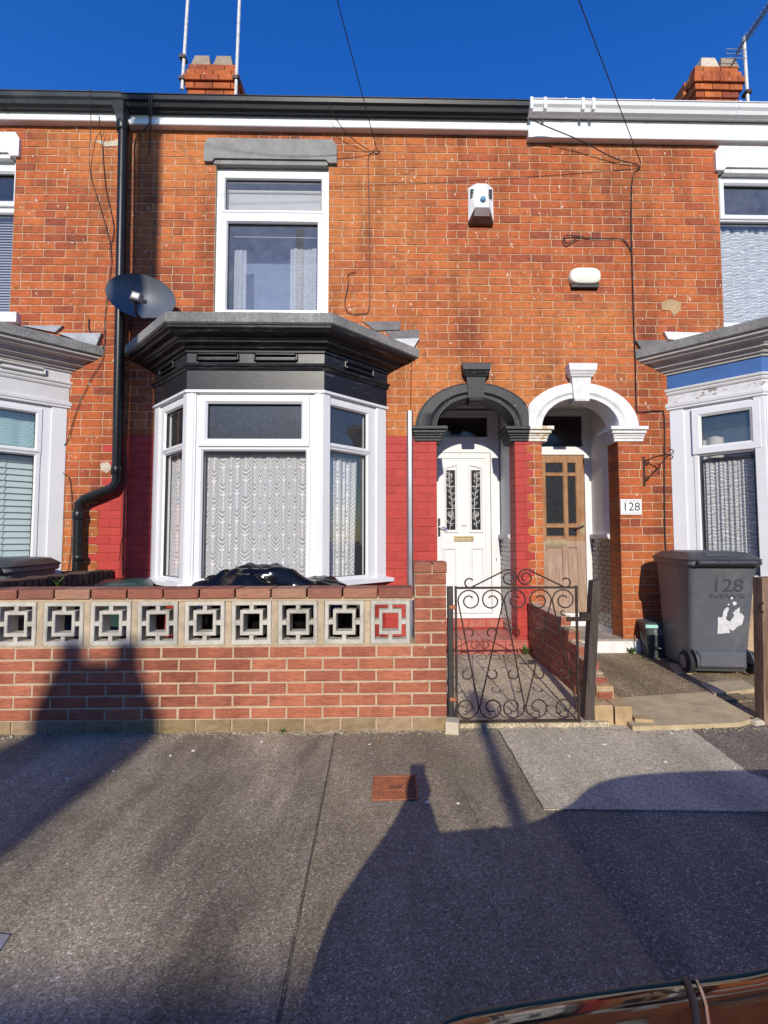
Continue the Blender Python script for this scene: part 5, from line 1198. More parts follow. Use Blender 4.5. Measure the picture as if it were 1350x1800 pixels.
m = MB(); ax0 = 2.366 + 0.035; m.loft([[(ax0 - 0.005, 3.07, 0), (ax0 + 0.09, 3.07, 0), (ax0 + 0.09, 3.15, 0), (ax0 - 0.005, 3.15, 0)], [(ax0 + 0.022, 3.07, 0.94), (ax0 + 0.11, 3.07, 0.945), (ax0 + 0.11, 3.15, 0.945), (ax0 + 0.022, 3.15, 0.94)]]); m.build('post', M['oldpost'], gp)
m = MB(); m.tube([(ax0 + 0.01, 3.06, 0.78), (ax0 - 0.02, 3.05, 0.765), (ax0 - 0.02, 3.05, 0.735), (ax0 + 0.01, 3.06, 0.72)], 0.008, 6); m.build('hinge_pin', M['iron'], gp)

# ------------------------------------------------------------------ dividing walls
dw = thing('dividing_wall', 'broken brown-red brick dividing wall stepping down beside the gate path', 'wall', (1.43, 4.0, 0))
ends = [3.22, 3.22, 3.30, 3.42, 3.55, 3.75, 3.95]
m = MB()
for r, e in enumerate(ends): m.box(1.392, 1.478, e + 0.006, 4.86, r * 0.0755 + 0.02, r * 0.0755 + 0.0755 + 0.016)
m.build('mortar', M['sandy'], dw)
for r, e in enumerate(ends):
    z = 0.025 + r * 0.0755; y = 4.86 - (0.0 if r % 2 else 0.1125)
    if not r % 2: segs = [(4.7475, 4.86)]
    else: segs = []
    while y > e + 0.03: segs.append((max(y - 0.225, e), y)); y -= 0.225
    for s0, s1 in segs:
        o = brick(dw, M['divbrick'], 1.386 + random.uniform(-0.003, 0.003), (s0 + s1) / 2, z, s1 - s0 - 0.010, 0.0655, 0.1, rough=0.003, c=0.005)
        o.rotation_euler = (random.uniform(-.012, .012), 0, -PI / 2 + random.uniform(-.008, .008)); o.location.y = (s0 + s1) / 2
rb = MB()
for i in range(34):     # crumbs of old mortar on the broken courses
    r = random.randrange(1, 7); yy = ends[r] + random.uniform(-0.05, 0.12); s = random.uniform(0.008, 0.022)
    z0 = 0.02 + (r + (1 if yy > ends[r] else 0)) * 0.0755
    rb.box(1.40 + random.uniform(0, 0.07), 1.40 + random.uniform(0.075, 0.09), yy, yy + s * 1.6, z0, z0 + s * 0.6)
stuff(rb.build('mortar_crumbs', M['sandy'], dw))
lw = thing('dividing_wall', 'sooty brick dividing wall with soldier coping left of the centre garden', 'wall', (-2.87, 4.0, 0))
m = MB(); m.box(-2.975, -2.825, 3.26, 4.88, 0, 0.79); m.box(-2.97, -2.83, 3.26, 4.88, 0.79, 0.875); m.build('mortar', M['cementlead'], lw)
for r in range(9, 10):
    pass
for r in range(6, 10):
    y = 4.88 - (0.1125 if r % 2 else 0.0); z = 0.02 + r * 0.0755
    while y > 3.30:
        s0 = max(y - 0.225, 3.27); o = brick(lw, M['oldbrick'], -2.815, (s0 + y) / 2, z, y - s0 - 0.01, 0.066, 0.1, c=0.005, rough=0.003)
        o.rotation_euler = (0, 0, PI / 2); o.location.y = (s0 + y) / 2; y -= 0.225
y = 4.87
while y > 3.30:
    o = brick(lw, M['oldbrick'], -2.815, y - 0.035, 0.782, 0.066, 0.115 + random.uniform(-.006, .006), 0.17, c=0.007, rough=0.004)
    o.rotation_euler = (random.uniform(-.02, .02), 0, PI / 2); o.location.y = y - 0.035; y -= 0.077

# ------------------------------------------------------------------ bins
def wheelie(label, x, y, rz, sc=1.0, body=None, lid=None, number=False, name='wheeled_bin'):
    T = Matrix.Translation((x, y, 0.028)) @ Matrix.Rotation(rz, 4, 'Z') @ Matrix.Scale(sc, 4)
    t = thing(name, label, 'bin', (x, y, 0.028)); body = body or M['bin']; lid = lid or M['binlid']
    # handle / hinge / wheel side faces -y
    def rr(w0, d0, yo, z, r=0.05, n=4):
        pts = []
        for cx, cyy, a0 in ((w0 / 2 - r, d0 / 2 - r, 0), (-w0 / 2 + r, d0 / 2 - r, 90), (-w0 / 2 + r, -d0 / 2 + r, 180), (w0 / 2 - r, -d0 / 2 + r, 270)):
            for k_ in range(n + 1): a = rad(a0 + 90 * k_ / n); pts.append((cx + r * math.cos(a), yo + cyy + r * math.sin(a), z))
        return pts
    m = MB(); m.M = T
    m.loft([rr(0.44, 0.50, 0.06, 0.02), rr(0.47, 0.52, 0.055, 0.04), rr(0.485, 0.535, 0.05, 0.18), rr(0.53, 0.62, 0.02, 0.72), rr(0.555, 0.665, 0.0, 0.95)])
    m.loft([rr(0.58, 0.70, 0.0, 0.93, 0.06), rr(0.60, 0.73, 0.0, 0.945, 0.06), rr(0.60, 0.73, 0.0, 0.975, 0.06)])
    m.bbox(-0.20, 0.20, -0.262, -0.2, 0.06, 0.20, 0.02)
    bo = m.build('bin_body', body, t, rad(30))
    m = MB(); m.M = T     # axle housing and rear ridge line
    m.tube([(-0.25, -0.185, 0.105), (0.25, -0.185, 0.105)], 0.018, 8); m.build('axle', M['ink'], bo)
    m = MB(); m.M = T
    m.box(-0.25, 0.25, -0.285, -0.24, 0.70, 0.712); m.build('body_rib', body, bo)
    for s in (-1, 1):
        w2 = MB(); w2.M = T; w2.lathe([(0.03, -0.025), (0.088, -0.025), (0.098, -0.015), (0.098, 0.015), (0.088, 0.025), (0.03, 0.025)], (s * 0.262, -0.185, 0.098), 22, 'x'); wo = w2.build('wheel', M['tyre'], t, rad(35))
        h = MB(); h.M = T; h.lathe([(0.058, -0.006), (0.052, 0.004), (0.018, 0.004), (0.014, 0.016), (0.0, 0.016)], (s * 0.262 + (0.026 * s if s > 0 else -0.026), -0.185, 0.098), 18, 'x'); h.build('wheel_hub', M['bin'], wo)
        f = MB(); f.M = T; f.prism([(-0.30 + 0.12 * math.cos(a) + 0.11, 0.10 + 0.12 * math.sin(a)) for a in [PI * i / 10 for i in range(11)]] + [(-0.30, 0.11)], 'x', s * 0.225 - 0.006, s * 0.225 + 0.006); f.build('wheel_arch', body, bo)
    m = MB(); m.M = T
    m.loft([rr(0.60, 0.75, 0.005, 0.976, 0.06), rr(0.61, 0.76, 0.005, 0.992, 0.06), rr(0.585, 0.72, 0.01, 1.005, 0.06), rr(0.50, 0.60, 0.03, 1.045, 0.08), rr(0.40, 0.48, 0.04, 1.055, 0.08)])
    m.loft([rr(0.34, 0.16, -0.25, 1.0, 0.03), rr(0.30, 0.12, -0.25, 1.04, 0.03)])
    lo = m.build('bin_lid', lid, t, rad(25))
    m = MB(); m.M = T; m.tube([(-0.25, -0.40, 0.965), (0.25, -0.40, 0.965)], 0.017, 8)
    m.build('handle', lid, t)
    for xx in (-0.235, -0.085, 0.0, 0.235):
        f = MB(); f.M = T; f.prism([(-0.30, 0.86), (-0.335, 0.945), (-0.42, 0.955), (-0.42, 0.985), (-0.30, 0.985)], 'x', xx - 0.01, xx + 0.01); f.build('hinge_rib', lid, t)
    if number:
        R3 = T.to_3x3().normalized()
        for s, size, zz, sx in (('128', 0.155, 0.765, 1.15), ('NEWS', 0.055, 0.675, 1.9)):
            yy = -0.2175 - (zz - 0.18) / 0.54 * 0.0725 - 0.004
            if zz > 0.72: yy = -0.290 - (zz - 0.72) / 0.23 * 0.0425 - 0.005
            p_ = T @ Vector((0.035, yy, zz)); o = text(s, size, p_.x, p_.y, p_.z, M['binmark'], bo, 0.002, sx, rz); o.rotation_euler = (rad(90 + (10 if zz > 0.72 else 7.7)), 0, rz)
        # torn white sticker
        random.seed(31)
        q = MB(); q.M = T
        def yface(z): return -0.2175 - (z - 0.18) / 0.54 * 0.0725 - 0.004
        raw = [(0.0, 0.35), (0.0, 0.49), (0.035, 0.50), (0.048, 0.57), (0.085, 0.58), (0.072, 0.53), (0.066, 0.47), (0.10, 0.46), (0.125, 0.50), (0.115, 0.535), (0.135, 0.55), (0.165, 0.58), (0.175, 0.53), (0.20, 0.525), (0.21, 0.49), (0.195, 0.43), (0.165, 0.42), (0.13, 0.385), (0.10, 0.385), (0.10, 0.36)]
        base = []
        for i_ in range(len(raw)):
            (a0, b0), (a1, b1) = raw[i_], raw[(i_ + 1) % len(raw)]
            for q_ in range(3):
                jit = 0.0 if i_ in (0,) else 0.0055
                base.append((a0 + (a1 - a0) * q_ / 3 + random.uniform(-jit, jit), b0 + (b1 - b0) * q_ / 3 + random.uniform(-jit, jit)))
        pts = [(-0.03 + a_, zz) for a_, zz in base]
        q.add([(a_, yface(zz), zz) for a_, zz in pts], [tuple(range(len(pts)))])
        for (cx_, cz_, r_) in ((0.10, 0.615, 0.017), (0.075, 0.66, 0.010), (0.05, 0.605, 0.008)):
            q.add([(cx_ + r_ * random.uniform(.7, 1.2) * math.cos(a_), yface(cz_), cz_ + r_ * random.uniform(.7, 1.3) * math.sin(a_)) for a_ in [2 * PI * i / 9 for i in range(9)]], [tuple(range(9))])
        q.build('torn_sticker', M['sticker'], bo)
        random.seed(8)
    return t
wheelie('dark grey wheeled bin marked 128 beside the white-edged porch step', 2.85, 4.30, rad(-6), 1.0, number=True)
wheelie('black wheeled bin showing only its lid above the sooty dividing wall', -3.42, 4.25, rad(4), 0.96)
wheelie('low dark green bin whose lid shows above the garden wall at the red corner', -2.45, 4.42, rad(25), 0.76, M['greenbin'], M['greenbin'])
# food caddy
def caddy(label, x, y, sc):
    t = thing('food_caddy', label, 'caddy', (x, y, 0.02)); T = Matrix.Translation((x, y, 0.02)) @ Matrix.Scale(sc, 4) @ Matrix.Rotation(rad(-8), 4, 'Z')
    def rc(w_, d_, z): return [(w_ * a, d_ * b, z) for a, b in ((-.5, -.42), (-.42, -.5), (.42, -.5), (.5, -.42), (.5, .42), (.42, .5), (-.42, .5), (-.5, .42))]
    m = MB(); m.M = T; m.loft([rc(0.24, 0.24, 0), rc(0.27, 0.27, 0.2), rc(0.275, 0.275, 0.205), rc(0.30, 0.30, 0.36)]); m.build('caddy_body', M['caddy'], t, rad(30))
    m = MB(); m.M = T; m.loft([rc(0.32, 0.32, 0.362), rc(0.33, 0.33, 0.385), rc(0.30, 0.30, 0.40), rc(0.24, 0.24, 0.405)]); m.build('caddy_lid', M['caddy'], t, rad(30))
    m = MB(); m.M = T; m.bbox(-0.165, -0.02, -0.172, -0.150, 0.345, 0.385, 0.006); m.build('lid_clip', M['mint'], t)
    m = MB(); m.M = T; m.tube([(-0.16, 0.0, 0.30), (-0.19, -0.10, 0.22), (-0.16, -0.19, 0.15), (0.0, -0.20, 0.125), (0.15, -0.19, 0.15), (0.17, -0.10, 0.22), (0.155, 0.0, 0.30)], 0.008, 6); m.build('handle', M['binlid'], t)
    for k_ in range(4):
        f = MB(); f.M = T; z_ = 0.325 - k_ * 0.018; f.box(-0.07, 0.05 - 0.02 * (k_ % 2), -0.152 + 0.0003 * k_ - (0.325 - z_) * -0.09, -0.1435, z_ - 0.004, z_ + 0.004); f.build('moulded_print', M['lead'], t)
caddy('small dark food caddy with mint clip on the ground left of the grey bin', 2.645, 4.765, 0.86)

# black polythene heap behind the wall
def lump(name, label, cat, cx, cyy, rx, ry, h, mat, seed, peak):
    n, mN = 72, 26; vs = []; fs = []
    for j in range(mN + 1):
        t_ = j / mN
        for i in range(n):
            a = 2 * PI * i / n; prof = math.cos(t_ * PI / 2)
            rr_ = math.sin(t_ * PI / 2) ** 0.8
            x = cx + rx * rr_ * math.cos(a); y = cyy + ry * rr_ * math.sin(a)
            u = (x - cx) / rx
            hz = h * (1.0 - 0.13 * max(0, u - peak) - 0.16 * max(0, peak - u)) * max(0.0, prof) ** 0.22
            nn = noise.noise(Vector((x * 5 + seed, y * 5, t_ * 3))) * 0.05 + abs(noise.noise(Vector((x * 3.5 + y * 5, y * 6 + seed, 0.7)))) * 0.075 + abs(noise.noise(Vector((x * 9 - y * 14, y * 5 + seed, 0.3)))) * 0.030
            vs.append((x + nn * 0.6 * math.cos(a), y + nn * 0.6 * math.sin(a), 0.01 + max(0, hz + nn * min(1, prof * 3) - 0.03)))
    for j in range(mN):
        for i in range(n): fs.append((j * n + i, j * n + (i + 1) % n, (j + 1) * n + (i + 1) % n, (j + 1) * n + i))
    fs.append(tuple(range(n)))
    m = MB(); m.add(vs, fs); return tag(m.build(name, mat, None, rad(28)), label, cat)
lump('covered_heap', 'black polythene sheet draped over a heap behind the garden wall', 'sheet', -0.86, 3.62, 0.68, 0.40, 1.01, M['polythene'], 3.0, -0.30)

# ------------------------------------------------------------------ right garden bits
m = MB(); pts = [(1.551,3.502), (2.411,3.631), (2.369,3.107), (2.210,3.035), (1.844,3.008), (1.499,2.991)]; m.prism(pts, 'z', -0.03, 0.030); m.M = None
tag(m.build('entrance_slab', M['slab']), 'worn tan concrete slab at the entrance to the right garden', 'slab')
m = MB(); m.prism([(2.482,3.826), (2.863,3.875), (2.819,3.673), (2.405,3.553)], 'z', 0.0, 0.04); tag(m.build('paving_slab', M['slab']), 'small tan paving slab on the ground in front of the grey bin', 'slab')
m = MB(); m.prism([(2.588,4.444), (2.717,4.401), (2.590,4.110), (2.453,4.114)], 'z', 0.0, 0.034); tag(m.build('paving_slab', M['slab']), 'narrow pale slab edge on the ground beside the food caddy', 'slab')
def sblock(label, p0, p1, wdt, h, mat=None):
    p0, p1 = Vector(p0), Vector(p1); d = (p1 - p0).normalized(); nrm_ = Vector((-d.y, d.x)) * wdt
    m = MB(); base = [p0, p1, p1 + nrm_, p0 + nrm_]
    m.loft([[(q.x, q.y, 0.0) for q in base], [(q.x, q.y, h - 0.008) for q in base], [((q.x - (p0.x + p1.x + nrm_.x) / 2 * 1) * 0.97 + (p0.x + p1.x + nrm_.x) / 2, (q.y - (p0.y + p1.y + nrm_.y) / 2) * 0.97 + (p0.y + p1.y + nrm_.y) / 2, h) for q in base]])
    return tag(m.build('edging_block', mat or M['tan']), label, 'stone block')
sblock('left tan edging block of the pair at the foot of the leaning gate post', (1.305, 3.09), (1.425, 3.09), 0.26, 0.125)
sblock('right tan edging block of the pair at the foot of the leaning gate post', (1.433, 3.08), (1.540, 3.075), 0.34, 0.12)
sblock('tan block end standing on the broken end of the dividing wall', (1.385, 3.24), (1.50, 3.24), 0.10, 0.20)
sblock('chipped tan stone at the pavement edge beside the edging blocks', (1.55, 3.06), (1.66, 3.045), 0.07, 0.05)
sblock('pale broken stone wedge at the foot of the steel gate post', (0.327,2.976), (0.405,2.958), 0.09, 0.075, M['tan2'])
def chip(label, px, s, mat, h=0.02):
    m = MB(); n = 9; r = [random.uniform(0.7, 1.15) for _ in range(n)]
    m.loft([[(px[0] + s * r[i] * k_ * math.cos(2 * PI * i / n), px[1] + s * 0.8 * r[i] * k_ * math.sin(2 * PI * i / n), z) for i in range(n)] for k_, z in ((1, 0.0), (0.95, h * 0.7), (0.7, h))])
    return tag(m.build('stone_fragment', mat), label, 'stone')
chip('white stone fragment at the foot of the right-hand timber post', (2.355,3.091), 0.055, M['tan2'], 0.03)

# ------------------------------------------------------------------ pavement details
cv = thing('inspection_cover', 'rusty rectangular iron cover with diamond tread set in the pavement', 'cover', (0.02, 2.36, 0))
c00 = (-0.096,2.245); c10 = (0.118,2.240); c01 = (-0.097,2.467); c11 = (0.122,2.462)
x0, x1 = (c00[0] + c01[0]) / 2, (c10[0] + c11[0]) / 2; y0, y1 = c00[1], c01[1]
m = MB(); zf = 0.0035
m.box(x0, x1, y0, y1, -0.02, zf); m.build('cover_plate', M['rustdeep'], cv)
m = MB()
for a in ((x0, x1, y0, y0 + 0.008), (x0, x1, y1 - 0.008, y1), (x0, x0 + 0.008, y0 + 0.008, y1 - 0.008), (x1 - 0.008, x1, y0 + 0.008, y1 - 0.008)): m.box(a[0], a[1], a[2], a[3], -0.02, 0.009)
m.build('cover_rim', M['rust'], cv)
m = MB(); px0, px1, py0, py1 = x0 + 0.010, x1 - 0.010, y0 + 0.010, y1 - 0.010; bx0_, bx1_, by0_, by1_ = x0 + 0.075, x0 + 0.145, y0 + 0.085, y0 + 0.125
def clipseg(p, q):
    t0, t1 = 0.0, 1.0; d = (q[0] - p[0], q[1] - p[1])
    for pp, qq in ((-d[0], p[0] - px0), (d[0], px1 - p[0]), (-d[1], p[1] - py0), (d[1], py1 - p[1])):
        if abs(pp) < 1e-9:
            if qq < 0: return None
        else:
            r_ = qq / pp
            if pp < 0: t0 = max(t0, r_)
            else: t1 = min(t1, r_)
    if t0 >= t1: return None
    return (p[0] + d[0] * t0, p[1] + d[1] * t0), (p[0] + d[0] * t1, p[1] + d[1] * t1)
for s in (-1, 1):
    for i in range(-12, 26):
        c = px0 + i * 0.0235; seg = clipseg((c, py0 - 0.001) if s > 0 else (c, py1 + 0.001), (c + 0.5, py0 + 0.5) if s > 0 else (c + 0.5, py1 - 0.5))
        if seg:
            (ax, ay), (bx_, by_) = seg; n_ = Vector((-(by_ - ay), bx_ - ax)).normalized() * 0.0022; zt2 = 0.0075 + (0.0004 if s > 0 else 0)
            m.add([(ax + n_.x, ay + n_.y, zf), (ax - n_.x, ay - n_.y, zf), (bx_ - n_.x, by_ - n_.y, zf), (bx_ + n_.x, by_ + n_.y, zf), (ax + n_.x * .6, ay + n_.y * .6, zt2), (ax - n_.x * .6, ay - n_.y * .6, zt2), (bx_ - n_.x * .6, by_ - n_.y * .6, zt2), (bx_ + n_.x * .6, by_ + n_.y * .6, zt2)], [(4, 5, 6, 7), (0, 1, 5, 4), (2, 3, 7, 6), (1, 2, 6, 5), (3, 0, 4, 7)])
stuff(m.build('tread_ribs', M['rust'], cv))
m = MB(); m.box(bx0_, bx1_, by0_, by1_, zf, 0.0092); m.build('maker_panel', M['rust'], cv)
for i, yy in enumerate((by0_ + 0.012, by0_ + 0.028)):
    m = MB()
    for k_ in range(7): m.box(bx0_ + 0.005 + k_ * 0.009, bx0_ + 0.010 + k_ * 0.009, yy - 0.004, yy + 0.004, 0.0092, 0.0104)
    m.build('worn_lettering', M['rustdeep'], cv)
# a grey cover corner at the left edge
m = MB(); m.prism([(-1.259,1.549), (-1.163,1.532), (-1.151,1.476), (-1.215,1.478)], 'z', -0.01, 0.006); tag(m.build('valve_cover', M['lead']), 'corner of a grey metal cover in the pavement at the left edge', 'cover')
# grit, dry stems and litter along the foot of the wall
gm = MB()
random.seed(12)
for i in range(620):
    x = random.uniform(-2.6, 2.4); y = WY - 0.012 - abs(random.gauss(0, 0.045))
    if 0.36 < x < 1.3: y = random.uniform(2.98, 3.10)
    s = random.uniform(0.003, 0.011); a = random.uniform(0, PI)
    q = [(x + s * random.uniform(.6, 1.2) * math.cos(a + b), y + s * random.uniform(.6, 1.2) * math.sin(a + b)) for b in (0, 1.3, 2.5, 3.9, 5.0)]
    gm.loft([[(p[0], p[1], 0.0) for p in q], [(x + (p[0] - x) * .6, y + (p[1] - y) * .6, s * 0.9) for p in q]])
tag(gm.build('gravel', M['stonechip']), 'small grit and stone chips along the foot of the garden wall', 'gravel', None, 'stuff')
gm = MB()
for i in range(130):
    x = random.choice([random.gauss(-0.55, 0.25), random.gauss(-1.1, 0.5), random.gauss(0.1, 0.2)]); y = WY - 0.015 - abs(random.gauss(0, 0.03)); a = random.uniform(-0.5, 0.5) + (PI if random.random() < .5 else 0); L = random.uniform(0.02, 0.06)
    gm.tube([(x, y, 0.004), (x + L * .5 * math.cos(a), y + L * .5 * math.sin(a), 0.012), (x + L * math.cos(a), y + L * math.sin(a), 0.006)], 0.0012, 4)
tag(gm.build('dry_stems', M['drystem']), 'dry straw and dead stems along the foot of the garden wall', 'debris', None, 'stuff')
gm = MB()
spots = [(1.466,2.585), (1.788,2.507), (1.875,3.030), (1.979,3.010), (1.717,2.948), (1.788,3.006), (0.156,2.220), (0.298,2.212), (-0.314,2.994), (-0.774,2.892), (-1.140,3.016), (-1.635,2.484), (-1.129,2.782), (-1.445,2.555), (-2.348,2.974), (-2.316,2.997), (-0.132,2.837), (1.233,2.800), (0.975,2.664), (1.006,2.884), (-1.230,2.722), (-0.977,3.020)]
for x, y in spots:
    s = random.uniform(0.005, 0.012); gm.loft([[(x + k_ * s * random.uniform(.8, 1.2) * math.cos(2 * PI * i / 7), y + k_ * s * random.uniform(.7, 1.1) * math.sin(2 * PI * i / 7), z) for i in range(7)] for k_, z in ((1, 0.004), (0.8, 0.008))])
tag(gm.build('litter', M['petal']), 'pale petals and flattened gum scattered on the pavement', 'litter', None, 'stuff')
# weeds
def weed(label, x, y, z, n, s, seed):
    random.seed(seed); t = MB()
    for i in range(n):
        a = random.uniform(0, 2 * PI); r = random.uniform(0.2, 1) * s; h = random.uniform(0.3, 1.0) * s; lw_ = s * random.uniform(0.12, 0.22)
        bx_, by_, bz_ = x + r * 0.3 * math.cos(a), y + r * 0.3 * math.sin(a), z + h * 0.4
        tx, ty, tz_ = x + r * math.cos(a), y + r * math.sin(a), z + h
        nx, ny = -math.sin(a) * lw_, math.cos(a) * lw_
        t.add([(bx_, by_, bz_), ((bx_ + tx) / 2 + nx, (by_ + ty) / 2 + ny, (bz_ + tz_) / 2 + lw_ * .4), (tx, ty, tz_), ((bx_ + tx) / 2 - nx, (by_ + ty) / 2 - ny, (bz_ + tz_) / 2 + lw_ * .2)], [(0, 1, 2, 3)])
        t.tube([(x, y, z), (bx_, by_, bz_)], 0.0012, 4)
    return tag(t.build('weed', M['leaf']), label, 'weed')
w_ = onw = None
weed('green leafy weed in the corner between the red step and the dividing wall', 1.345, 4.80, 0.03, 26, 0.10, 3)
weed('small weed at the left foot of the red tiled step', 0.52, 4.84, 0.03, 16, 0.06, 4)
weed('tiny green weed at the foot of the garden wall', -0.680, 3.015, 0.0, 14, 0.035, 5)
weed('low green weed against the white porch step', 2.435, 4.83, 0.026, 24, 0.07, 6)
weed('pale weed growing on the side of the sooty dividing wall', -2.80, 4.05, 0.80, 26, 0.09, 9)

# ------------------------------------------------------------------ street behind the camera: what throws the shadows
# telegraph pole
tp = thing('telegraph_pole', 'tall round telegraph pole across the street that carries the wires', 'telegraph pole', (POLE[0], POLE[1], -0.1))
m = MB(); m.tube([(POLE[0], POLE[1], -0.1), (POLE[0], POLE[1], 5), (POLE[0], POLE[1], PTOP + 0.15)], [0.16, 0.15, 0.138], 16); m.build('pole', M['polewood'], tp, True)
m = MB(); m.lathe([(0.15, 0), (0.15, 0.05), (0.02, 0.09)], (POLE[0], POLE[1], PTOP + 0.14), 14); m.build('pole_cap', M['galv'], tp)
tp = thing('telegraph_pole', 'second telegraph pole farther along the street to the left', 'telegraph pole', (POLE2[0], POLE2[1], -0.1))
m = MB(); m.tube([(POLE2[0], POLE2[1], -0.1), (POLE2[0], POLE2[1], 4), (POLE2[0], POLE2[1], POLE2[2] + 0.15)], [0.15, 0.135, 0.12], 16); m.build('pole', M['polewood'], tp, True)
m = MB(); m.lathe([(0.13, 0), (0.13, 0.05), (0.02, 0.09)], (POLE2[0], POLE2[1], POLE2[2] + 0.14), 14); m.build('pole_cap', M['galv'], tp)
# lamp post
lx, ly = 0.58 - SUN_K * 8.65, -5.6
lp = thing('lamp_post', 'slim grey lamp post across the street', 'lamp post', (lx, ly, -0.1))
m = MB(); m.tube([(lx, ly, -0.1), (lx, ly, 1.2), (lx, ly, 1.25), (lx, ly, 4.3)], [0.075, 0.075, 0.05, 0.04], 12); m.build('column', M['galv'], lp)
m = MB(); m.tube([(lx, ly, 4.25), (lx, ly - 0.1, 4.33), (lx, ly - 0.35, 4.36)], 0.025, 8); m.build('arm', M['galv'], lp)
m = MB(); m.bbox(lx - 0.08, lx + 0.08, ly - 0.6, ly - 0.3, 4.32, 4.40, 0.02); m.build('lantern', M['galv'], lp)
# houses opposite
RY, RZ, EZ, FO = -11.2, 0.46 * (1.39 + 11.2), 4.02, -8.0       # ridge, eaves and front of the far row
def opp(x0, x1, label, stacks):
    h_ = thing('terraced_house', label, 'house', ((x0 + x1) / 2, FO, 0), 'terraced houses across the street')
    wins = ((x0 + 0.7, x0 + 2.2, 0.7, 2.2), (x0 + 0.8, x0 + 1.9, 2.75, 3.8), (x0 + 3.1, x0 + 4.0, 2.75, 3.8))
    m = MB(); cells(m, x0, x1, -0.12, EZ, FO - 0.3, FO, list(wins) + [(x0 + 3.2, x0 + 4.1, -0.12, 2.2)]); m.box(x0, x1, -14.4, -14.2, -0.12, EZ); m.box(x0, x0 + 0.1, -14.2, FO - 0.3, -0.12, EZ); m.box(x1 - 0.1, x1, -14.2, FO - 0.3, -0.12, EZ)
    m.build('wall', M['farbrick'], h_)
    r = MB(); r.prism([(FO + 0.2, EZ), (RY, RZ), (-14.6, EZ), (-14.6, EZ - 0.08), (FO + 0.2, EZ - 0.08)], 'x', x0, x1); ro = r.build('roof', M['slate'], h_)
    for a, b, c, d_ in wins:
        f = MB(); f.box(a, b, FO - 0.12, FO - 0.06, c, d_); fo = f.build('window', M['upvc'], h_)
        g_ = MB(); g_.box(a + 0.1, b - 0.1, FO - 0.055, FO - 0.05, c + 0.1, d_ - 0.1); g_.build('pane', M['carglass'], fo)
    f = MB(); f.box(x0 + 3.2, x0 + 4.1, FO - 0.15, FO - 0.08, -0.1, 2.2); f.build('door', M['farbrick'], h_)
    for cx, pots in stacks:
        s_ = MB()
        zt = 0.31 + 0.46 * (3.04 - RY)
        def rg(w_, z): return [(cx - w_, RY - 0.3, z), (cx + w_, RY - 0.3, z), (cx + w_, RY + 0.3, z), (cx - w_, RY + 0.3, z)]
        s_.loft([rg(0.40, RZ - 0.8), rg(0.40, zt - 0.34), rg(0.385, zt - 0.30), rg(0.30, zt - 0.11), rg(0.26, zt)]); co = s_.build('chimney', M['farbrick'], h_)
        for dx in pots:
            p_ = MB(); p_.lathe([(0.092, 0), (0.088, 0.06), (0.08, 0.20), (0.086, 0.21), (0.086, 0.26)], (cx + dx, RY, zt - 0.02), 14); p_.build('chimney_pot', M['pot'], co)
CHX = -1.83 - SUN_K * (3.04 - RY)
opp(-14.0, -9.2, 'brick terraced house across the street, far left end', [(-11.5, (-0.17, 0.17))])
opp(-9.2, -4.4, 'brick terraced house across the street, second from the left', [(-8.2, (-0.17, 0.17))])
opp(-4.4, 0.4, 'brick terraced house across the street with a two-pot chimney', [(CHX, (-0.17, 0.17))])
opp(0.4, 5.2, 'brick terraced house across the street facing the wooden door', [])
opp(5.2, 10.0, 'brick terraced house across the street, right end', [(8.6, (-0.17, 0.17))])
def row(name, label, x0, x1, y0, y1, yr, ze, zr):  # rest of the terraces, out of view, added to block low sky light
    t = thing(name, label, 'terrace', ((x0 + x1) / 2, (y0 + y1) / 2, 0))
    m = MB(); m.box(x0, x1, y0, y1, -0.12, ze); m.build('wall', M['farbrick'], t)
    m = MB(); m.prism([(y0 - 0.2, ze + 0.002), (yr, zr), (y1 + 0.2, ze + 0.002)], 'x', x0, x1); m.build('roof', M['slate'], t)
row('unseen_terrace_row', 'long unseen brick terrace continuing across the street to the left', -44, -14.02, -14.4, FO, RY, EZ, RZ)
row('unseen_terrace_row', 'long unseen brick terrace continuing across the street to the right', 10.02, 44, -14.4, FO, RY, EZ, RZ)
row('unseen_terrace_row', 'long unseen brick terrace continuing on the near side to the left', -44, -7.22, 4.9, 9.8, 7.4, 5.5, 7.5)
row('unseen_terrace_row', 'long unseen brick terrace continuing on the near side to the right', 5.82, 44, 4.9, 9.8, 7.4, 5.5, 7.5)
sheet('pavement', [(-60, -8.0), (60, -8.0), (60, -5.2), (-60, -5.2)], -0.004, M['pave_low'], 0.15)

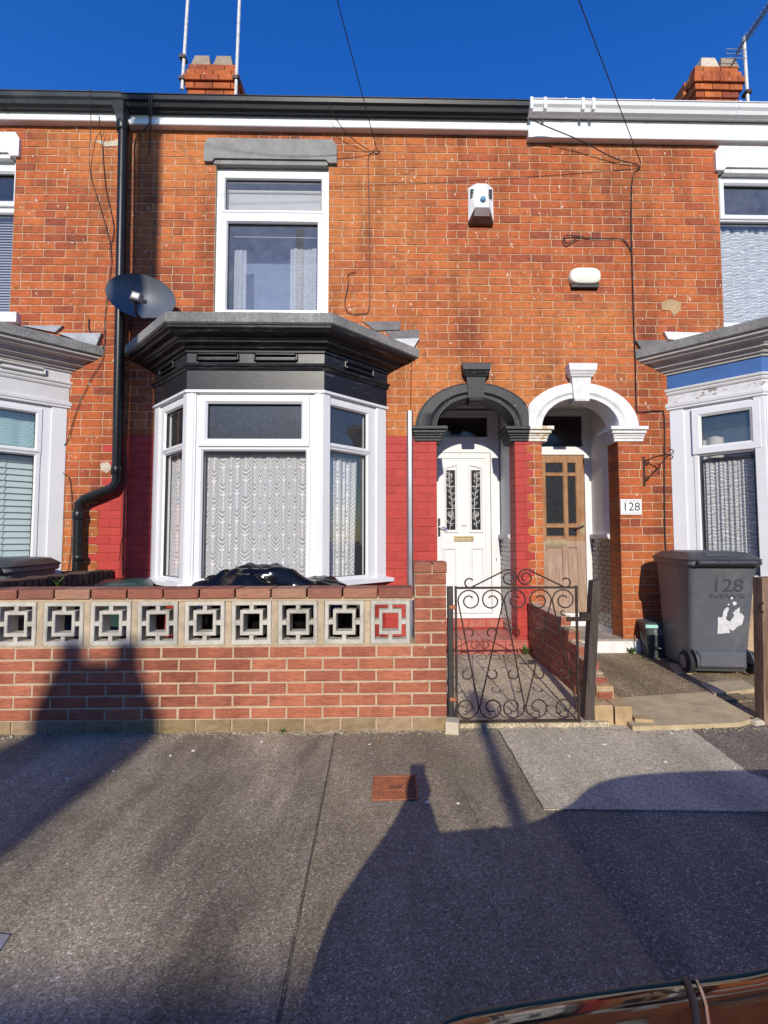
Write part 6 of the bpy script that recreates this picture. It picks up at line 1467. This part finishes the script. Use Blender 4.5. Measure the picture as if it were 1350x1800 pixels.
# parked car whose bonnet edge shows at the lower right
car = thing('parked_car', 'glossy black parked car, only its bonnet edge showing at the lower right', 'car', (2.2, -0.25, -0.1))
def ring(x, yo, yi, zt, zs, zb):
    """cross-section of the body: yo = pavement side, yi = road side"""
    arc_ = [(x, yo - 0.30, zt + 0.012)] + [(x, yo - 0.075 + 0.075 * math.sin(a), zt - 0.065 + 0.065 * math.cos(a)) for a in [PI / 2 * k_ / 9 for k_ in range(10)]]
    return [(x, yi, zb), (x, yi - 0.02, zs - 0.1), (x, yi, zs), (x, yi + 0.075, zt), (x, (yi + yo) / 2, zt + 0.02)] + arc_ + [(x, yo + 0.008, zt - 0.22), (x, yo, zb)]
def dense(secs, n=4):
    out = []
    for i in range(len(secs) - 1):
        p = [secs[max(i - 1, 0)], secs[i], secs[i + 1], secs[min(i + 2, len(secs) - 1)]]
        for k_ in range(n):
            t_ = k_ / n
            out.append(tuple(0.5 * (2 * p[1][q] + (-p[0][q] + p[2][q]) * t_ + (2 * p[0][q] - 5 * p[1][q] + 4 * p[2][q] - p[3][q]) * t_ ** 2 + (-p[0][q] + 3 * p[1][q] - 3 * p[2][q] + p[3][q]) * t_ ** 3) for q in range(6)))
    return out + [secs[-1]]
m = MB()
secs = [(0.0, 0.557, -0.1, 0.621, 0.6, 0.2), (0.05, 0.594, -0.2, 0.665, 0.65, 0.12), (0.12, 0.61, -0.32, 0.67, 0.66, 0.1), (0.3, 0.632, -0.8, 0.671, 0.67, 0.1), (0.5, 0.652, -1.0, 0.674, 0.68, 0.1), (0.72, 0.669, -1.08, 0.726, 0.73, 0.1), (0.95, 0.682, -1.08, 0.813, 0.81, 0.1), (1.3, 0.692, -1.08, 0.846, 0.845, 0.1), (2.0, 0.692, -1.08, 0.856, 0.855, 0.1), (3.0, 0.692, -1.08, 0.861, 0.86, 0.1), (4.1, 0.672, -1.06, 0.871, 0.87, 0.1), (4.3, 0.592, -1.0, 0.781, 0.78, 0.15)]
m.loft([ring(*s) for s in dense(secs)]); body = m.build('body', M['carpaint'], car, rad(50))
m = MB()
def cr(x, yo, yi, z): return [(x, yo, z), (x, yi, z)]
m.loft([[(2.25, 0.60, 0.86), (2.25, -1.02, 0.86), (4.15, -1.02, 0.88), (4.15, 0.60, 0.88)], [(2.95, 0.40, 1.40), (2.95, -0.82, 1.40), (3.75, -0.82, 1.40), (3.75, 0.40, 1.40)], [(3.05, 0.36, 1.43), (3.05, -0.78, 1.43), (3.65, -0.78, 1.43), (3.65, 0.36, 1.43)]]); m.build('cabin_glass', M['carglass'], car)
ye = 0.639; ze = 0.672
edge = [(ye - 0.075 + 0.076 * math.sin(a), ze - 0.065 + 0.066 * math.cos(a)) for a in [PI / 2 * k_ / 10 for k_ in range(11)]]
m = MB(); m.tube([(0.20, 0.30, ze + 0.012)] + [(0.33 + (a - 0.524) * 0.40, a, b) for a, b in edge], 0.0042, 8); m.build('panel_seam', M['seal'], body, True)
m = MB(); m.tube([(0.214, 0.30, ze + 0.012)] + [(0.343 + (a - 0.524) * 0.40, a, b) for a, b in edge[:7]], 0.0022, 6); m.build('seam_trim', M['chrome'], body, True)
def skinpt(sec, a): return (sec[0], sec[1] - 0.075 + 0.0755 * math.sin(a), sec[3] - 0.065 + 0.0655 * math.cos(a))
dn = [q for q in dense(secs) if 0.02 < q[0] < 1.9]
m = MB(); m.tube([skinpt(q, rad(48)) for q in dn], 0.003, 6); m.build('edge_trim', M['greytrim'], body, True)
for x in (0.85, 3.45):
    for y in (0.58, -0.98):
        m = MB(); m.lathe([(0.18, -0.09), (0.28, -0.10), (0.31, -0.07), (0.31, 0.07), (0.28, 0.10), (0.18, 0.09)], (x, 0, 0), 28, 'y')
        m.v = [(a, b + y, c + 0.21) for a, b, c in m.v]; wo = m.build('wheel', M['tyre'], car, rad(35))
        m = MB(); m.lathe([(0.19, -0.06), (0.19, 0.06)], (x, y, 0.21), 20, 'y'); m.build('rim', M['galv'], wo)
# photographer crouching with a phone held up
ph = thing('phone', 'dark upright phone held up in the photographer\'s hands', 'phone', (0.02, -0.03, 1.05))
m = MB(); m.bbox(-0.022, 0.056, -0.034, -0.025, 1.048, 1.208, 0.003); m.build('phone_body', M['ink'], ph)
def skin(name, joints, bones, mat, parent=None, sub=1):
    me = bpy.data.meshes.new(name); me.from_pydata([j[0] for j in joints], bones, []); me.materials.append(mat)
    o = link(name, me, parent)
    sk = o.modifiers.new('Skin', 'SKIN'); sk.use_smooth_shade = True
    for i, j in enumerate(joints):
        d_ = me.skin_vertices[0].data[i]; d_.radius = j[1] if isinstance(j[1], tuple) else (j[1], j[1]); d_.use_root = i == 0
    s_ = o.modifiers.new('Subdivision', 'SUBSURF'); s_.levels = sub; s_.render_levels = sub
    return o
pr = thing('person', 'crouching photographer in a navy jacket holding a phone up', 'person', (-0.12, -0.55, -0.1))
J = [((-0.08, -0.62, 0.22), 0.15), ((-0.08, -0.56, 0.42), (0.17, 0.12)), ((-0.08, -0.46, 0.64), (0.18, 0.12)), ((-0.075, -0.34, 0.78), (0.14, 0.10)), ((-0.07, -0.28, 0.83), 0.11), ((-0.065, -0.25, 0.87), 0.11), ((-0.045, -0.23, 0.95), (0.10, 0.11)), ((-0.03, -0.22, 1.03), (0.075, 0.08)),
     ((-0.26, -0.38, 0.76), 0.08), ((-0.215, -0.18, 0.80), 0.07), ((-0.05, -0.10, 0.955), 0.066), ((-0.004, -0.052, 1.07), 0.036),
     ((0.13, -0.38, 0.76), 0.08), ((0.16, -0.18, 0.80), 0.065), ((0.045, -0.10, 0.955), 0.06), ((0.034, -0.052, 1.07), 0.036),
     ((-0.20, -0.55, 0.22), 0.10), ((-0.28, -0.22, 0.36), 0.08), ((-0.27, -0.38, 0.0), 0.05), ((-0.28, -0.22, -0.06), 0.045),
     ((0.0, -0.60, 0.20), 0.10), ((-0.05, -0.28, 0.02), 0.08), ((-0.04, -0.62, -0.02), 0.05), ((-0.04, -0.78, -0.05), 0.045)]
Bn = [(0, 1), (1, 2), (2, 3), (3, 4), (4, 5), (5, 6), (6, 7), (3, 8), (8, 9), (9, 10), (10, 11), (3, 12), (12, 13), (13, 14), (14, 15), (0, 16), (16, 17), (17, 18), (18, 19), (0, 20), (20, 21), (21, 22), (22, 23)]
skin('body', J, Bn, M['cloth'], pr, 2)
for s, hx in ((-1, -0.026), (1, 0.060)):       # palms with four fingers wrapped on the phone's back and a thumb
    base = (hx, -0.040, 1.085)
    js = [((hx, -0.045, 1.055), 0.026), ((hx, -0.042, 1.10), 0.026)]; bs = [(0, 1)]
    for k_ in range(4):
        zz = 1.085 + k_ * 0.019; i0 = len(js)
        js += [((hx - s * 0.002, -0.030 + 0.004, zz), 0.009), ((hx - s * 0.022, -0.0195, zz + 0.003), 0.008), ((hx - s * (0.036 + 0.004 * (k_ in (1, 2))), -0.0185, zz + 0.004), 0.007)]
        bs += [(1, i0), (i0, i0 + 1), (i0 + 1, i0 + 2)]
    i0 = len(js); js += [((hx, -0.052, 1.12), 0.010), ((hx - s * 0.014, -0.046, 1.145), 0.009), ((hx - s * 0.024, -0.043, 1.16), 0.008)]; bs += [(1, i0), (i0, i0 + 1), (i0 + 1, i0 + 2)]
    skin('hand', js, bs, M['skin'], pr, 1)
